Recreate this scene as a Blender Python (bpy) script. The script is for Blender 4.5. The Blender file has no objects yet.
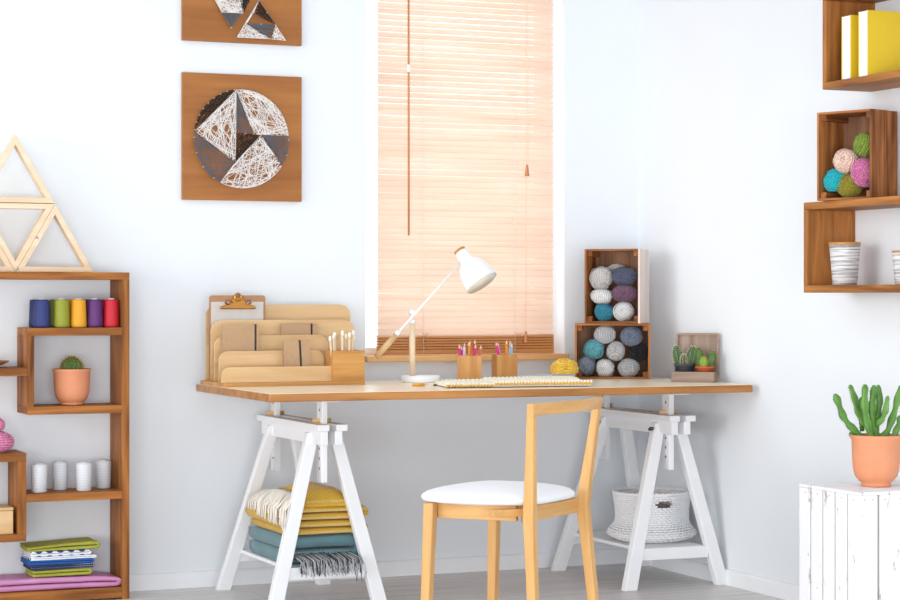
import bpy, math, random
from mathutils import Vector, Matrix, noise
R = math.radians
rnd = random.Random(7)
SC = bpy.context.scene
COL = SC.collection

# ------------------------------------------------------------------ materials
def lin(c):
    out = []
    for v in c:
        v /= 255.0
        out.append(v / 12.92 if v <= 0.04045 else ((v + 0.055) / 1.055) ** 2.4)
    return (*out, 1.0)

def base_mat(name):
    m = bpy.data.materials.new(name); m.use_nodes = True
    nt = m.node_tree
    return m, nt, nt.nodes['Principled BSDF']

def plain(name, rgb, rough=0.6, metal=0.0, var=0.06, nscale=14.0, bump=0.0, bscale=60.0, sheen=0.0, spec=0.5, coat=0.0):
    """procedural colour with a little noise variation and optional bump"""
    m, nt, b = base_mat(name)
    tc = nt.nodes.new('ShaderNodeTexCoord')
    n = nt.nodes.new('ShaderNodeTexNoise'); n.inputs['Scale'].default_value = nscale; n.inputs['Detail'].default_value = 4
    nt.links.new(tc.outputs['Object'], n.inputs['Vector'])
    r = nt.nodes.new('ShaderNodeValToRGB')
    c = lin(rgb)
    r.color_ramp.elements[0].position = 0.3; r.color_ramp.elements[1].position = 0.7
    r.color_ramp.elements[0].color = (c[0]*(1-var), c[1]*(1-var), c[2]*(1-var), 1)
    r.color_ramp.elements[1].color = (min(1, c[0]*(1+var)), min(1, c[1]*(1+var)), min(1, c[2]*(1+var)), 1)
    nt.links.new(n.outputs['Fac'], r.inputs['Fac']); nt.links.new(r.outputs['Color'], b.inputs['Base Color'])
    b.inputs['Roughness'].default_value = rough; b.inputs['Metallic'].default_value = metal
    b.inputs['Specular IOR Level'].default_value = spec
    if sheen: b.inputs['Sheen Weight'].default_value = sheen
    if coat: b.inputs['Coat Weight'].default_value = coat
    if bump:
        n2 = nt.nodes.new('ShaderNodeTexNoise'); n2.inputs['Scale'].default_value = bscale; n2.inputs['Detail'].default_value = 3
        nt.links.new(tc.outputs['Object'], n2.inputs['Vector'])
        bp = nt.nodes.new('ShaderNodeBump'); bp.inputs['Strength'].default_value = bump; bp.inputs['Distance'].default_value = 0.004
        nt.links.new(n2.outputs['Fac'], bp.inputs['Height']); nt.links.new(bp.outputs['Normal'], b.inputs['Normal'])
    return m

def wood(name, light, dark, axis='x', rough=0.5, grain=1.0, knots=True, spec=0.4, bump=0.12, lo=0.32, hi=0.72):
    m, nt, b = base_mat(name)
    tc = nt.nodes.new('ShaderNodeTexCoord'); oi = nt.nodes.new('ShaderNodeObjectInfo')
    add = nt.nodes.new('ShaderNodeVectorMath'); add.operation = 'ADD'
    sc = nt.nodes.new('ShaderNodeVectorMath'); sc.operation = 'SCALE'; sc.inputs[0].default_value = (3.1, 5.3, 7.7)
    nt.links.new(oi.outputs['Random'], sc.inputs['Scale'])
    nt.links.new(tc.outputs['Object'], add.inputs[0]); nt.links.new(sc.outputs[0], add.inputs[1])
    mp = nt.nodes.new('ShaderNodeMapping')
    s = [38.0*grain]*3; s['xyz'.index(axis)] = 2.6*grain
    mp.inputs['Scale'].default_value = s
    nt.links.new(add.outputs[0], mp.inputs['Vector'])
    n = nt.nodes.new('ShaderNodeTexNoise'); n.inputs['Scale'].default_value = 1.0; n.inputs['Detail'].default_value = 6; n.inputs['Distortion'].default_value = 0.6
    nt.links.new(mp.outputs[0], n.inputs['Vector'])
    mp2 = nt.nodes.new('ShaderNodeMapping'); s2 = [9.0*grain]*3; s2['xyz'.index(axis)] = 1.3*grain
    mp2.inputs['Scale'].default_value = s2
    nt.links.new(add.outputs[0], mp2.inputs['Vector'])
    w = nt.nodes.new('ShaderNodeTexNoise'); w.inputs['Scale'].default_value = 1.0; w.inputs['Detail'].default_value = 3; w.inputs['Distortion'].default_value = 1.6
    nt.links.new(mp2.outputs[0], w.inputs['Vector'])
    mx = nt.nodes.new('ShaderNodeMath'); mx.operation = 'MULTIPLY_ADD'; mx.inputs[1].default_value = 0.55
    m2 = nt.nodes.new('ShaderNodeMath'); m2.operation = 'MULTIPLY'; m2.inputs[1].default_value = 0.45
    nt.links.new(w.outputs['Fac'], m2.inputs[0])
    nt.links.new(n.outputs['Fac'], mx.inputs[0]); nt.links.new(m2.outputs[0], mx.inputs[2])
    r = nt.nodes.new('ShaderNodeValToRGB')
    r.color_ramp.elements[0].position = lo; r.color_ramp.elements[1].position = hi
    r.color_ramp.elements[0].color = lin(dark); r.color_ramp.elements[1].color = lin(light)
    nt.links.new(mx.outputs[0], r.inputs['Fac']); nt.links.new(r.outputs['Color'], b.inputs['Base Color'])
    b.inputs['Roughness'].default_value = rough; b.inputs['Specular IOR Level'].default_value = spec
    bp = nt.nodes.new('ShaderNodeBump'); bp.inputs['Strength'].default_value = bump; bp.inputs['Distance'].default_value = 0.002
    nt.links.new(mx.outputs[0], bp.inputs['Height']); nt.links.new(bp.outputs['Normal'], b.inputs['Normal'])
    return m

def woods(name, light, dark, **k):
    return {a: wood(name + '_' + a, light, dark, axis=a, **k) for a in 'xyz'}

M = {}
M['wall'] = plain('wall_paint', (233, 238, 243), rough=0.85, var=0.012, nscale=2.5, bump=0.05, bscale=160, spec=0.2)
M['skirting'] = plain('skirting_paint', (240, 243, 247), rough=0.5, var=0.01)
M['white_paint'] = plain('white_lacquer', (240, 242, 245), rough=0.42, var=0.015)
M['white_wood'] = plain('worn_white_paint', (240, 241, 244), rough=0.75, var=0.02, bump=0.3, bscale=80)
M['reveal'] = plain('window_reveal_paint', (246, 248, 250), rough=0.7, var=0.005)
WALNUT = woods('stained_pine', (184, 118, 58), (98, 54, 24), rough=0.55, spec=0.2, lo=0.36, hi=0.62)
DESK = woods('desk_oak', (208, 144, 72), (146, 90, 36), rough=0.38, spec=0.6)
DESKTOP_GLARE = wood('desk_oak_glare', (254, 241, 218), (249, 229, 196), axis='x', rough=0.25, spec=0.8)  # near-white oak: window glare painted into the colour of the top
CHAIR = woods('chair_oak', (228, 182, 118), (198, 146, 82), rough=0.48, grain=0.9)
BIRCH = woods('birch_ply', (232, 200, 154), (206, 164, 112), rough=0.5, grain=0.8)
BAMBOO = woods('bamboo', (222, 168, 96), (176, 118, 54), rough=0.45, grain=1.2)
PALE = woods('pale_pine', (242, 222, 194), (224, 196, 160), rough=0.55)
CRATE = woods('crate_pine', (190, 124, 70), (104, 60, 30), rough=0.6, spec=0.2, lo=0.36, hi=0.64)
CRATED = woods('crate_inside', (178, 130, 100), (104, 68, 46), rough=0.7)
RUSTIC = woods('rustic_grey_wood', (184, 164, 150), (132, 108, 92), rough=0.8)
SHELF = woods('wall_shelf_pine', (190, 126, 66), (112, 66, 30), rough=0.5, spec=0.25, lo=0.36, hi=0.64)
ARTWOOD = wood('art_board_ply', (180, 118, 58), (146, 88, 38), axis='x', rough=0.5, grain=0.6)
SILL = wood('sill_beech', (238, 192, 134), (220, 166, 104), axis='x', rough=0.45)

# worn white planks (white paint with brown scuffs)
def scuffed():
    m, nt, b = base_mat('scuffed_white_plank')
    tc = nt.nodes.new('ShaderNodeTexCoord')
    mp = nt.nodes.new('ShaderNodeMapping'); mp.inputs['Scale'].default_value = (22, 22, 9)
    nt.links.new(tc.outputs['Object'], mp.inputs[0])
    n = nt.nodes.new('ShaderNodeTexNoise'); n.inputs['Scale'].default_value = 1; n.inputs['Detail'].default_value = 7; n.inputs['Roughness'].default_value = 0.7
    nt.links.new(mp.outputs[0], n.inputs['Vector'])
    r = nt.nodes.new('ShaderNodeValToRGB')
    r.color_ramp.elements[0].position = 0.31; r.color_ramp.elements[0].color = lin((176, 150, 132))
    r.color_ramp.elements[1].position = 0.39; r.color_ramp.elements[1].color = lin((240, 242, 246))
    nt.links.new(n.outputs['Fac'], r.inputs['Fac']); nt.links.new(r.outputs['Color'], b.inputs['Base Color'])
    b.inputs['Roughness'].default_value = 0.7
    return m
M['scuffed'] = scuffed()

def floor_mat():
    m, nt, b = base_mat('grey_laminate')
    tc = nt.nodes.new('ShaderNodeTexCoord')
    br = nt.nodes.new('ShaderNodeTexBrick')
    br.inputs['Scale'].default_value = 1.0; br.inputs['Brick Width'].default_value = 1.25; br.inputs['Row Height'].default_value = 0.19
    br.inputs['Mortar Size'].default_value = 0.0012; br.offset = 0.37
    br.inputs['Color1'].default_value = lin((232, 229, 227)); br.inputs['Color2'].default_value = lin((225, 222, 220)); br.inputs['Mortar'].default_value = lin((184, 180, 178))
    nt.links.new(tc.outputs['Object'], br.inputs['Vector'])
    mp = nt.nodes.new('ShaderNodeMapping'); mp.inputs['Scale'].default_value = (2.2, 30, 1)
    nt.links.new(tc.outputs['Object'], mp.inputs[0])
    n = nt.nodes.new('ShaderNodeTexNoise'); n.inputs['Scale'].default_value = 1; n.inputs['Detail'].default_value = 6; n.inputs['Distortion'].default_value = 0.8
    nt.links.new(mp.outputs[0], n.inputs['Vector'])
    r = nt.nodes.new('ShaderNodeValToRGB'); r.color_ramp.elements[0].position = 0.3; r.color_ramp.elements[1].position = 0.7
    r.color_ramp.elements[0].color = lin((226, 224, 222)); r.color_ramp.elements[1].color = lin((255, 255, 255))
    nt.links.new(n.outputs['Fac'], r.inputs['Fac'])
    mx = nt.nodes.new('ShaderNodeMix'); mx.data_type = 'RGBA'; mx.blend_type = 'MULTIPLY'; mx.inputs[0].default_value = 1
    nt.links.new(br.outputs['Color'], mx.inputs[6]); nt.links.new(r.outputs['Color'], mx.inputs[7])
    nt.links.new(mx.outputs[2], b.inputs['Base Color'])
    b.inputs['Roughness'].default_value = 0.38; b.inputs['Specular IOR Level'].default_value = 0.5
    return m
M['floor'] = floor_mat()

def slat_mat(name, rgb, trans):
    m, nt, b = base_mat(name)
    tc = nt.nodes.new('ShaderNodeTexCoord'); mp = nt.nodes.new('ShaderNodeMapping'); mp.inputs['Scale'].default_value = (2, 30, 30)
    nt.links.new(tc.outputs['Object'], mp.inputs[0])
    n = nt.nodes.new('ShaderNodeTexNoise'); n.inputs['Scale'].default_value = 1; n.inputs['Detail'].default_value = 5
    nt.links.new(mp.outputs[0], n.inputs['Vector'])
    c = lin(rgb)
    r = nt.nodes.new('ShaderNodeValToRGB'); r.color_ramp.elements[0].position = .3; r.color_ramp.elements[1].position = .7
    r.color_ramp.elements[0].color = (c[0]*.93, c[1]*.9, c[2]*.86, 1); r.color_ramp.elements[1].color = c
    nt.links.new(n.outputs['Fac'], r.inputs['Fac']); nt.links.new(r.outputs['Color'], b.inputs['Base Color'])
    b.inputs['Roughness'].default_value = 0.4
    t = nt.nodes.new('ShaderNodeBsdfTranslucent'); nt.links.new(r.outputs['Color'], t.inputs['Color'])
    ms = nt.nodes.new('ShaderNodeMixShader'); ms.inputs[0].default_value = trans
    nt.links.new(b.outputs[0], ms.inputs[1]); nt.links.new(t.outputs[0], ms.inputs[2])
    nt.links.new(ms.outputs[0], nt.nodes['Material Output'].inputs['Surface'])
    return m
M['slat'] = slat_mat('blind_slat_wood', (254, 240, 229), 0.5)
M['slat_dense'] = slat_mat('blind_rail_wood', (200, 140, 84), 0.0)

def glass_mat():
    m, nt, b = base_mat('window_glass')
    t = nt.nodes.new('ShaderNodeBsdfTransparent'); g = nt.nodes.new('ShaderNodeBsdfGlossy'); g.inputs['Roughness'].default_value = 0.02
    ms = nt.nodes.new('ShaderNodeMixShader'); ms.inputs[0].default_value = 0.06
    nt.links.new(t.outputs[0], ms.inputs[1]); nt.links.new(g.outputs[0], ms.inputs[2])
    nt.links.new(ms.outputs[0], nt.nodes['Material Output'].inputs['Surface'])
    return m
M['glass'] = glass_mat()
M['gold'] = plain('brass', (188, 132, 66), rough=0.25, metal=1.0, var=0.05)
M['steel'] = plain('steel', (190, 192, 196), rough=0.3, metal=1.0)
M['blue_metal'] = plain('blued_metal_knob', (62, 86, 102), rough=0.35, metal=0.7)
M['white_enamel'] = plain('white_enamel', (244, 247, 250), rough=0.3, var=0.005)
M['white_inner'] = plain('lamp_inside', (236, 232, 220), rough=0.5)
M['terracotta'] = plain('terracotta', (222, 148, 108), rough=0.7, var=0.05, bump=0.1)
M['terracotta_red'] = plain('terracotta_red', (196, 92, 58), rough=0.65, var=0.05)
M['black_plastic'] = plain('dark_plastic', (62, 66, 72), rough=0.45)
M['soil'] = plain('soil', (96, 72, 54), rough=0.95, var=0.3, nscale=120, bump=0.8, bscale=220)
M['cactus'] = plain('cactus_green', (74, 110, 50), rough=0.6, var=0.2, nscale=40)
M['cactus_bright'] = plain('cactus_lime', (132, 164, 62), rough=0.6, var=0.15, nscale=40)
M['cactus_dark'] = plain('cactus_dark_green', (60, 96, 56), rough=0.6, var=0.2, nscale=40)
M['euphorbia'] = plain('euphorbia_green', (92, 142, 58), rough=0.5, var=0.35, nscale=22)
M['spine_pale'] = plain('pale_spines', (232, 214, 186), rough=0.7)
M['spine_yellow'] = plain('yellow_spines', (214, 172, 84), rough=0.7)
M['spine_brown'] = plain('brown_spines', (120, 96, 66), rough=0.7)
M['paper'] = plain('grey_paper', (204, 196, 190), rough=0.8)
M['kraft'] = plain('kraft_card', (186, 152, 118), rough=0.85, var=0.04, nscale=60)
M['clipboard'] = plain('hardboard', (172, 128, 92), rough=0.6, var=0.05, nscale=60)
M['black'] = plain('black_elastic', (32, 32, 34), rough=0.6)
M['seat'] = plain('white_upholstery', (238, 240, 243), rough=0.75, var=0.01, bump=0.15, bscale=260, sheen=0.2)
M['cup'] = None
M['knit_white'] = plain('white_cotton_cord', (240, 241, 244), rough=0.9, var=0.03, nscale=60, sheen=0.2)
M['cream_knit'] = plain('cream_chunky_yarn', (244, 236, 214), rough=0.9, var=0.05, nscale=60)
M['yellow_knit'] = plain('yellow_chunky_yarn', (226, 178, 84), rough=0.9, var=0.08, nscale=60)
M['book_yellow'] = plain('yellow_cover', (240, 208, 48), rough=0.5, var=0.015)
M['book_pages'] = plain('white_pages', (240, 243, 248), rough=0.8, var=0.01)
M['white_string'] = plain('white_string', (240, 236, 232), rough=0.8)
M['grey_string'] = plain('grey_string', (98, 104, 114), rough=0.8)
M['dark_string'] = plain('dark_brown_string', (44, 30, 22), rough=0.8)
M['cord'] = plain('blind_cord', (240, 214, 188), rough=0.8)
M['wand'] = plain('blind_wand_wood', (196, 132, 84), rough=0.5)
M['white_fringe'] = plain('white_wool_fringe', (240, 236, 226), rough=0.95)
M['grey_fringe'] = plain('grey_wool_fringe', (178, 178, 182), rough=0.95)
M['dark_fringe'] = plain('dark_wool_fringe', (72, 76, 84), rough=0.95)
M['stitch'] = plain('cream_stitch', (240, 222, 164), rough=0.95)
M['cone_end'] = plain('cone_core_card', (206, 208, 212), rough=0.8)

def fabric(name, rgb, rgb2=None, scale=300, stripe=0.0):
    """woven cloth; optional diagonal twill of a second colour"""
    m, nt, b = base_mat(name)
    tc = nt.nodes.new('ShaderNodeTexCoord'); mp = nt.nodes.new('ShaderNodeMapping'); mp.inputs['Rotation'].default_value = (R(35), R(25), R(40))
    nt.links.new(tc.outputs['Object'], mp.inputs[0])
    w = nt.nodes.new('ShaderNodeTexWave'); w.inputs['Scale'].default_value = scale / 6.28; w.inputs['Distortion'].default_value = 1.5; w.inputs['Detail'].default_value = 2
    nt.links.new(mp.outputs[0], w.inputs['Vector'])
    n = nt.nodes.new('ShaderNodeTexNoise'); n.inputs['Scale'].default_value = 18; n.inputs['Detail'].default_value = 5
    nt.links.new(tc.outputs['Object'], n.inputs['Vector'])
    mm = nt.nodes.new('ShaderNodeMath'); mm.operation = 'MULTIPLY_ADD'; mm.inputs[1].default_value = 0.5
    mh = nt.nodes.new('ShaderNodeMath'); mh.operation = 'MULTIPLY'; mh.inputs[1].default_value = 0.5
    nt.links.new(n.outputs['Fac'], mh.inputs[0]); nt.links.new(w.outputs['Fac'], mm.inputs[0]); nt.links.new(mh.outputs[0], mm.inputs[2])
    r = nt.nodes.new('ShaderNodeValToRGB')
    c = lin(rgb); c2 = lin(rgb2) if rgb2 else (c[0]*.78, c[1]*.78, c[2]*.78, 1)
    r.color_ramp.elements[0].position = 0.25; r.color_ramp.elements[1].position = 0.65
    r.color_ramp.elements[0].color = c2; r.color_ramp.elements[1].color = c
    nt.links.new(mm.outputs[0], r.inputs['Fac']); nt.links.new(r.outputs['Color'], b.inputs['Base Color'])
    b.inputs['Roughness'].default_value = 0.95; b.inputs['Sheen Weight'].default_value = 0.25; b.inputs['Specular IOR Level'].default_value = 0.2
    bp = nt.nodes.new('ShaderNodeBump'); bp.inputs['Strength'].default_value = 0.5; bp.inputs['Distance'].default_value = 0.002
    nt.links.new(mm.outputs[0], bp.inputs['Height']); nt.links.new(bp.outputs['Normal'], b.inputs['Normal'])
    return m
M['mustard'] = fabric('mustard_wool', (222, 180, 66), (192, 148, 42))
M['teal_wool'] = fabric('teal_mohair', (112, 148, 156), (84, 120, 130))
M['lime_cloth'] = plain('lime_cotton', (164, 164, 62), rough=0.85, var=0.1, nscale=30)
M['blue_cloth'] = plain('blue_cotton', (34, 92, 170), rough=0.85, var=0.08, nscale=30)
M['pink_cloth'] = plain('pink_satin', (206, 140, 186), rough=0.5, var=0.06, nscale=20)

def dots(name, ground, dot, scale, size):
    m, nt, b = base_mat(name)
    tc = nt.nodes.new('ShaderNodeTexCoord')
    v = nt.nodes.new('ShaderNodeTexVoronoi'); v.inputs['Scale'].default_value = scale; v.inputs['Randomness'].default_value = 0.0
    mp = nt.nodes.new('ShaderNodeMapping'); mp.inputs['Scale'].default_value = (1, 0.6, 1); mp.inputs['Location'].default_value = (0, 0, 0.011)
    nt.links.new(tc.outputs['Object'], mp.inputs[0]); nt.links.new(mp.outputs[0], v.inputs['Vector'])
    r = nt.nodes.new('ShaderNodeValToRGB'); r.color_ramp.interpolation = 'CONSTANT'
    r.color_ramp.elements[0].color = lin(dot); r.color_ramp.elements[1].color = lin(ground); r.color_ramp.elements[1].position = size
    nt.links.new(v.outputs['Distance'], r.inputs['Fac']); nt.links.new(r.outputs['Color'], b.inputs['Base Color'])
    b.inputs['Roughness'].default_value = 0.85
    return m
M['circle_cloth'] = dots('blue_circles_on_white', (232, 234, 240), (40, 66, 140), 26, 0.42)
M['dot_cloth'] = dots('dark_dots_on_white', (234, 235, 240), (46, 52, 72), 62, 0.28)
M['navy_cloth'] = dots('white_dots_on_navy', (44, 54, 92), (206, 210, 226), 150, 0.25)

def cup_mat():
    m, nt, b = base_mat('brushed_stripe_ceramic')
    tc = nt.nodes.new('ShaderNodeTexCoord'); mp = nt.nodes.new('ShaderNodeMapping'); mp.inputs['Scale'].default_value = (9, 9, 260)
    nt.links.new(tc.outputs['Object'], mp.inputs[0])
    n = nt.nodes.new('ShaderNodeTexNoise'); n.inputs['Scale'].default_value = 1; n.inputs['Detail'].default_value = 3
    nt.links.new(mp.outputs[0], n.inputs['Vector'])
    r = nt.nodes.new('ShaderNodeValToRGB'); r.color_ramp.elements[0].position = .39; r.color_ramp.elements[0].color = lin((140, 136, 136))
    r.color_ramp.elements[1].position = .55; r.color_ramp.elements[1].color = lin((226, 225, 226))
    nt.links.new(n.outputs['Fac'], r.inputs['Fac']); nt.links.new(r.outputs['Color'], b.inputs['Base Color'])
    b.inputs['Roughness'].default_value = 0.35
    return m
M['cup'] = cup_mat()

_cm = {}
def colour(name, rgb, **k):
    key = name
    if key not in _cm: _cm[key] = plain(name, rgb, **k)
    return _cm[key]

def thread_mat(name, rgb):
    m, nt, b = base_mat(name)
    tc = nt.nodes.new('ShaderNodeTexCoord')
    w = nt.nodes.new('ShaderNodeTexWave'); w.bands_direction = 'Z'; w.inputs['Scale'].default_value = 55; w.inputs['Distortion'].default_value = 1.2
    nt.links.new(tc.outputs['Object'], w.inputs['Vector'])
    c = lin(rgb)
    r = nt.nodes.new('ShaderNodeValToRGB'); r.color_ramp.elements[0].color = (c[0]*.82, c[1]*.82, c[2]*.82, 1); r.color_ramp.elements[1].color = c
    nt.links.new(w.outputs['Fac'], r.inputs['Fac']); nt.links.new(r.outputs['Color'], b.inputs['Base Color'])
    b.inputs['Roughness'].default_value = 0.55
    bp = nt.nodes.new('ShaderNodeBump'); bp.inputs['Strength'].default_value = 0.3; bp.inputs['Distance'].default_value = 0.001
    nt.links.new(w.outputs['Fac'], bp.inputs['Height']); nt.links.new(bp.outputs['Normal'], b.inputs['Normal'])
    return m

# ------------------------------------------------------------------ mesh building
class MB:
    def __init__(s): s.v = []; s.f = []; s.sm = []
    def add(s, vs, fs, smooth=False):
        o = len(s.v); s.v += [tuple(p) for p in vs]
        for f in fs: s.f.append(tuple(i + o for i in f)); s.sm.append(smooth)
        return s
    def box(s, x0, x1, y0, y1, z0, z1):
        vs = [(x0,y0,z0),(x1,y0,z0),(x1,y1,z0),(x0,y1,z0),(x0,y0,z1),(x1,y0,z1),(x1,y1,z1),(x0,y1,z1)]
        return s.add(vs, [(0,3,2,1),(4,5,6,7),(0,1,5,4),(1,2,6,5),(2,3,7,6),(3,0,4,7)])
    def bar(s, p, q, w, h, side=(1,0,0), w2=None, h2=None):
        """rectangular bar p->q, w measured along `side`, h along the other normal"""
        p = Vector(p); q = Vector(q); d = (q-p).normalized(); a = Vector(side); a = (a - d*a.dot(d)).normalized(); b = d.cross(a)
        w2 = w if w2 is None else w2; h2 = h if h2 is None else h2
        vs = []
        for c, ww, hh in ((p, w, h), (q, w2, h2)):
            for i, j in ((-1,-1),(1,-1),(1,1),(-1,1)): vs.append(c + a*(i*ww/2) + b*(j*hh/2))
        return s.add(vs, [(0,3,2,1),(4,5,6,7),(0,1,5,4),(1,2,6,5),(2,3,7,6),(3,0,4,7)])
    def legbar(s, p, q, wx, wy):
        """leg with horizontal cut ends"""
        vs = []
        for c in (p, q):
            for i, j in ((-1,-1),(1,-1),(1,1),(-1,1)): vs.append((c[0]+i*wx/2, c[1]+j*wy/2, c[2]))
        return s.add(vs, [(0,3,2,1),(4,5,6,7),(0,1,5,4),(1,2,6,5),(2,3,7,6),(3,0,4,7)])
    def tube(s, pts, r, n=8, closed=False, caps=True, shape=None):
        pts = [Vector(p) for p in pts]; m = len(pts)
        rs = r if isinstance(r, (list, tuple)) else [r]*m
        vs = []; prev = None
        for i, p in enumerate(pts):
            if closed: d = pts[(i+1) % m] - pts[i-1]
            else: d = pts[min(i+1, m-1)] - pts[max(i-1, 0)]
            d = d.normalized() if d.length > 1e-9 else Vector((0,0,1))
            if prev is None:
                a = Vector((0,0,1)) if abs(d.z) < 0.9 else Vector((1,0,0)); a = (a - d*a.dot(d)).normalized()
            else:
                a = prev - d*prev.dot(d); a = a.normalized() if a.length > 1e-6 else d.orthogonal().normalized()
            prev = a; b = d.cross(a)
            for k in range(n):
                t = 2*math.pi*k/n; rr = rs[i]*(shape(t) if shape else 1)
                vs.append(p + a*(rr*math.cos(t)) + b*(rr*math.sin(t)))
        fs = []
        for i in range(m if closed else m-1):
            j = (i+1) % m
            for k in range(n): k2 = (k+1) % n; fs.append((i*n+k, i*n+k2, j*n+k2, j*n+k))
        if caps and not closed: fs += [tuple(range(n-1, -1, -1)), tuple((m-1)*n + k for k in range(n))]
        return s.add(vs, fs, True)
    def lathe(s, prof, n=32, c=(0,0,0), M4=None, closed_prof=False, rad=None):
        vs = []; m = len(prof)
        for (r, z) in prof:
            for k in range(n):
                t = 2*math.pi*k/n; q = rad(t, z) if rad else 1
                p = Vector((r*q*math.cos(t), r*q*math.sin(t), z))
                if M4: p = M4 @ p
                vs.append(p + Vector(c))
        fs = []
        for i in range(m if closed_prof else m-1):
            j = (i+1) % m
            for k in range(n): k2 = (k+1) % n; fs.append((i*n+k, i*n+k2, j*n+k2, j*n+k))
        if not closed_prof:
            if prof[0][0] > 1e-6: fs.append(tuple(range(n-1, -1, -1)))
            if prof[-1][0] > 1e-6: fs.append(tuple((m-1)*n+k for k in range(n)))
        return s.add(vs, fs, True)
    def ball(s, c, rx, ry=None, rz=None, n=20, m=12, fn=None):
        ry = rx if ry is None else ry; rz = rx if rz is None else rz
        vs = []
        for i in range(m+1):
            a = math.pi*i/m
            for k in range(n):
                t = 2*math.pi*k/n; d = Vector((math.sin(a)*math.cos(t), math.sin(a)*math.sin(t), math.cos(a))); q = fn(d) if fn else 1
                vs.append((c[0]+rx*q*d.x, c[1]+ry*q*d.y, c[2]+rz*q*d.z))
        fs = []
        for i in range(m):
            for k in range(n): k2 = (k+1) % n; fs.append((i*n+k, (i+1)*n+k, (i+1)*n+k2, i*n+k2))
        return s.add(vs, fs, True)
    def prism(s, poly, h0, h1, axis='y', smooth=False):
        n = len(poly)
        def P(a, b, h): return {'y': (a, h, b), 'z': (a, b, h), 'x': (h, a, b)}[axis]
        vs = [P(a, b, h0) for a, b in poly] + [P(a, b, h1) for a, b in poly]
        fs = [tuple(range(n)), tuple(range(2*n-1, n-1, -1))] + [(i, n+i, n+(i+1) % n, (i+1) % n) for i in range(n)]
        return s.add(vs, fs, smooth)
    def grid(s, fn, nu, nv, smooth=True):
        vs = [fn(i/nu, j/nv) for j in range(nv+1) for i in range(nu+1)]
        fs = [(j*(nu+1)+i, j*(nu+1)+i+1, (j+1)*(nu+1)+i+1, (j+1)*(nu+1)+i) for j in range(nv) for i in range(nu)]
        return s.add(vs, fs, smooth)
    def build(s, name, mat, parent=None, loc=None, bev=0.0, rotz=0.0, seg=2, solid=0.0, sub=0, fix=True):
        me = bpy.data.meshes.new(name); me.from_pydata(s.v, [], s.f)
        me.polygons.foreach_set('use_smooth', s.sm); me.materials.append(mat); me.update()
        if fix:
            import bmesh
            bm = bmesh.new(); bm.from_mesh(me); bmesh.ops.remove_doubles(bm, verts=bm.verts, dist=1e-6); bmesh.ops.recalc_face_normals(bm, faces=bm.faces); bm.to_mesh(me); bm.free()
        o = bpy.data.objects.new(name, me); COL.objects.link(o)
        if loc: o.location = loc
        o.rotation_euler.z = rotz
        if parent: o.parent = parent
        if solid: md = o.modifiers.new('thickness', 'SOLIDIFY'); md.thickness = solid; md.offset = 0
        if bev: md = o.modifiers.new('edge', 'BEVEL'); md.width = bev; md.segments = seg; md.limit_method = 'ANGLE'; md.angle_limit = R(40)
        if sub: md = o.modifiers.new('smooth', 'SUBSURF'); md.levels = sub; md.render_levels = sub
        return o

def tag(o, label, cat, group=None):
    o['label'] = label; o['category'] = cat
    if group: o['group'] = group
    return o
def thing(name, label, cat, loc=(0,0,0), rotz=0.0, group=None):
    o = bpy.data.objects.new(name, None); COL.objects.link(o); o.empty_display_size = 0.05
    o.location = loc; o.rotation_euler.z = rotz
    return tag(o, label, cat, group)
def structure(o): o['kind'] = 'structure'; return o
def copy_thing(src, loc, rotz, label, group=None):
    def rec(o, par):
        c = o.copy(); COL.objects.link(c)
        if par: c.parent = par
        for ch in [k for k in COL.objects if k.parent == o]: rec(ch, c)
        return c
    c = rec(src, None); c.location = loc; c.rotation_euler.z = rotz; c['label'] = label
    if group: c['group'] = group
    return c
def box(x0, x1, y0, y1, z0, z1): return MB().box(x0, x1, y0, y1, z0, z1)
def arcpts(cx, cz, r, a0, a1, n): return [(cx + r*math.cos(R(a0+(a1-a0)*i/n)), cz + r*math.sin(R(a0+(a1-a0)*i/n))) for i in range(n+1)]

# ------------------------------------------------------------------ room
WX0, WX1, WZ0, WZ1 = -1.192, -0.335, 0.857, 2.62
wb = MB()
T = 0.22
wb.box(-5.2, WX0, 0, T, 0, 2.95); wb.box(WX1, 0.2, 0, T, 0, 2.95); wb.box(WX0, WX1, 0, T, 0, WZ0-0.022); wb.box(WX0, WX1, 0, T, WZ1, 2.95)
structure(wb.build('wall_back', M['wall']))
structure(box(0, 0.2, -6.5, 0, 0, 2.95).build('wall_right', M['wall']))
structure(box(-5.2, 0.2, -6.5, 0.2, -0.1, 0).build('floor', M['floor']))
structure(box(-5.2, 0.2, -6.5, 0.22, 2.95, 3.05).build('ceiling', M['wall']))
def skirting(name, x0, x1, y0, y1, out):
    m = MB()
    if out == 'y': m.prism([(0,0),(-0.014,0),(-0.014,0.05),(-0.010,0.058),(0,0.06)], x0, x1, 'x')
    else: m.prism([(-0.0,0),(-0.014,0),(-0.014,0.05),(-0.010,0.058),(0,0.06)], y0, y1, 'y')
    return structure(m.build(name, M['skirting']))
skirting('baseboard_back', -5.2, -0.014, 0, 0, 'y')
skirting('baseboard_right', 0, 0, -6.5, -0.045, 'x')

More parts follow.
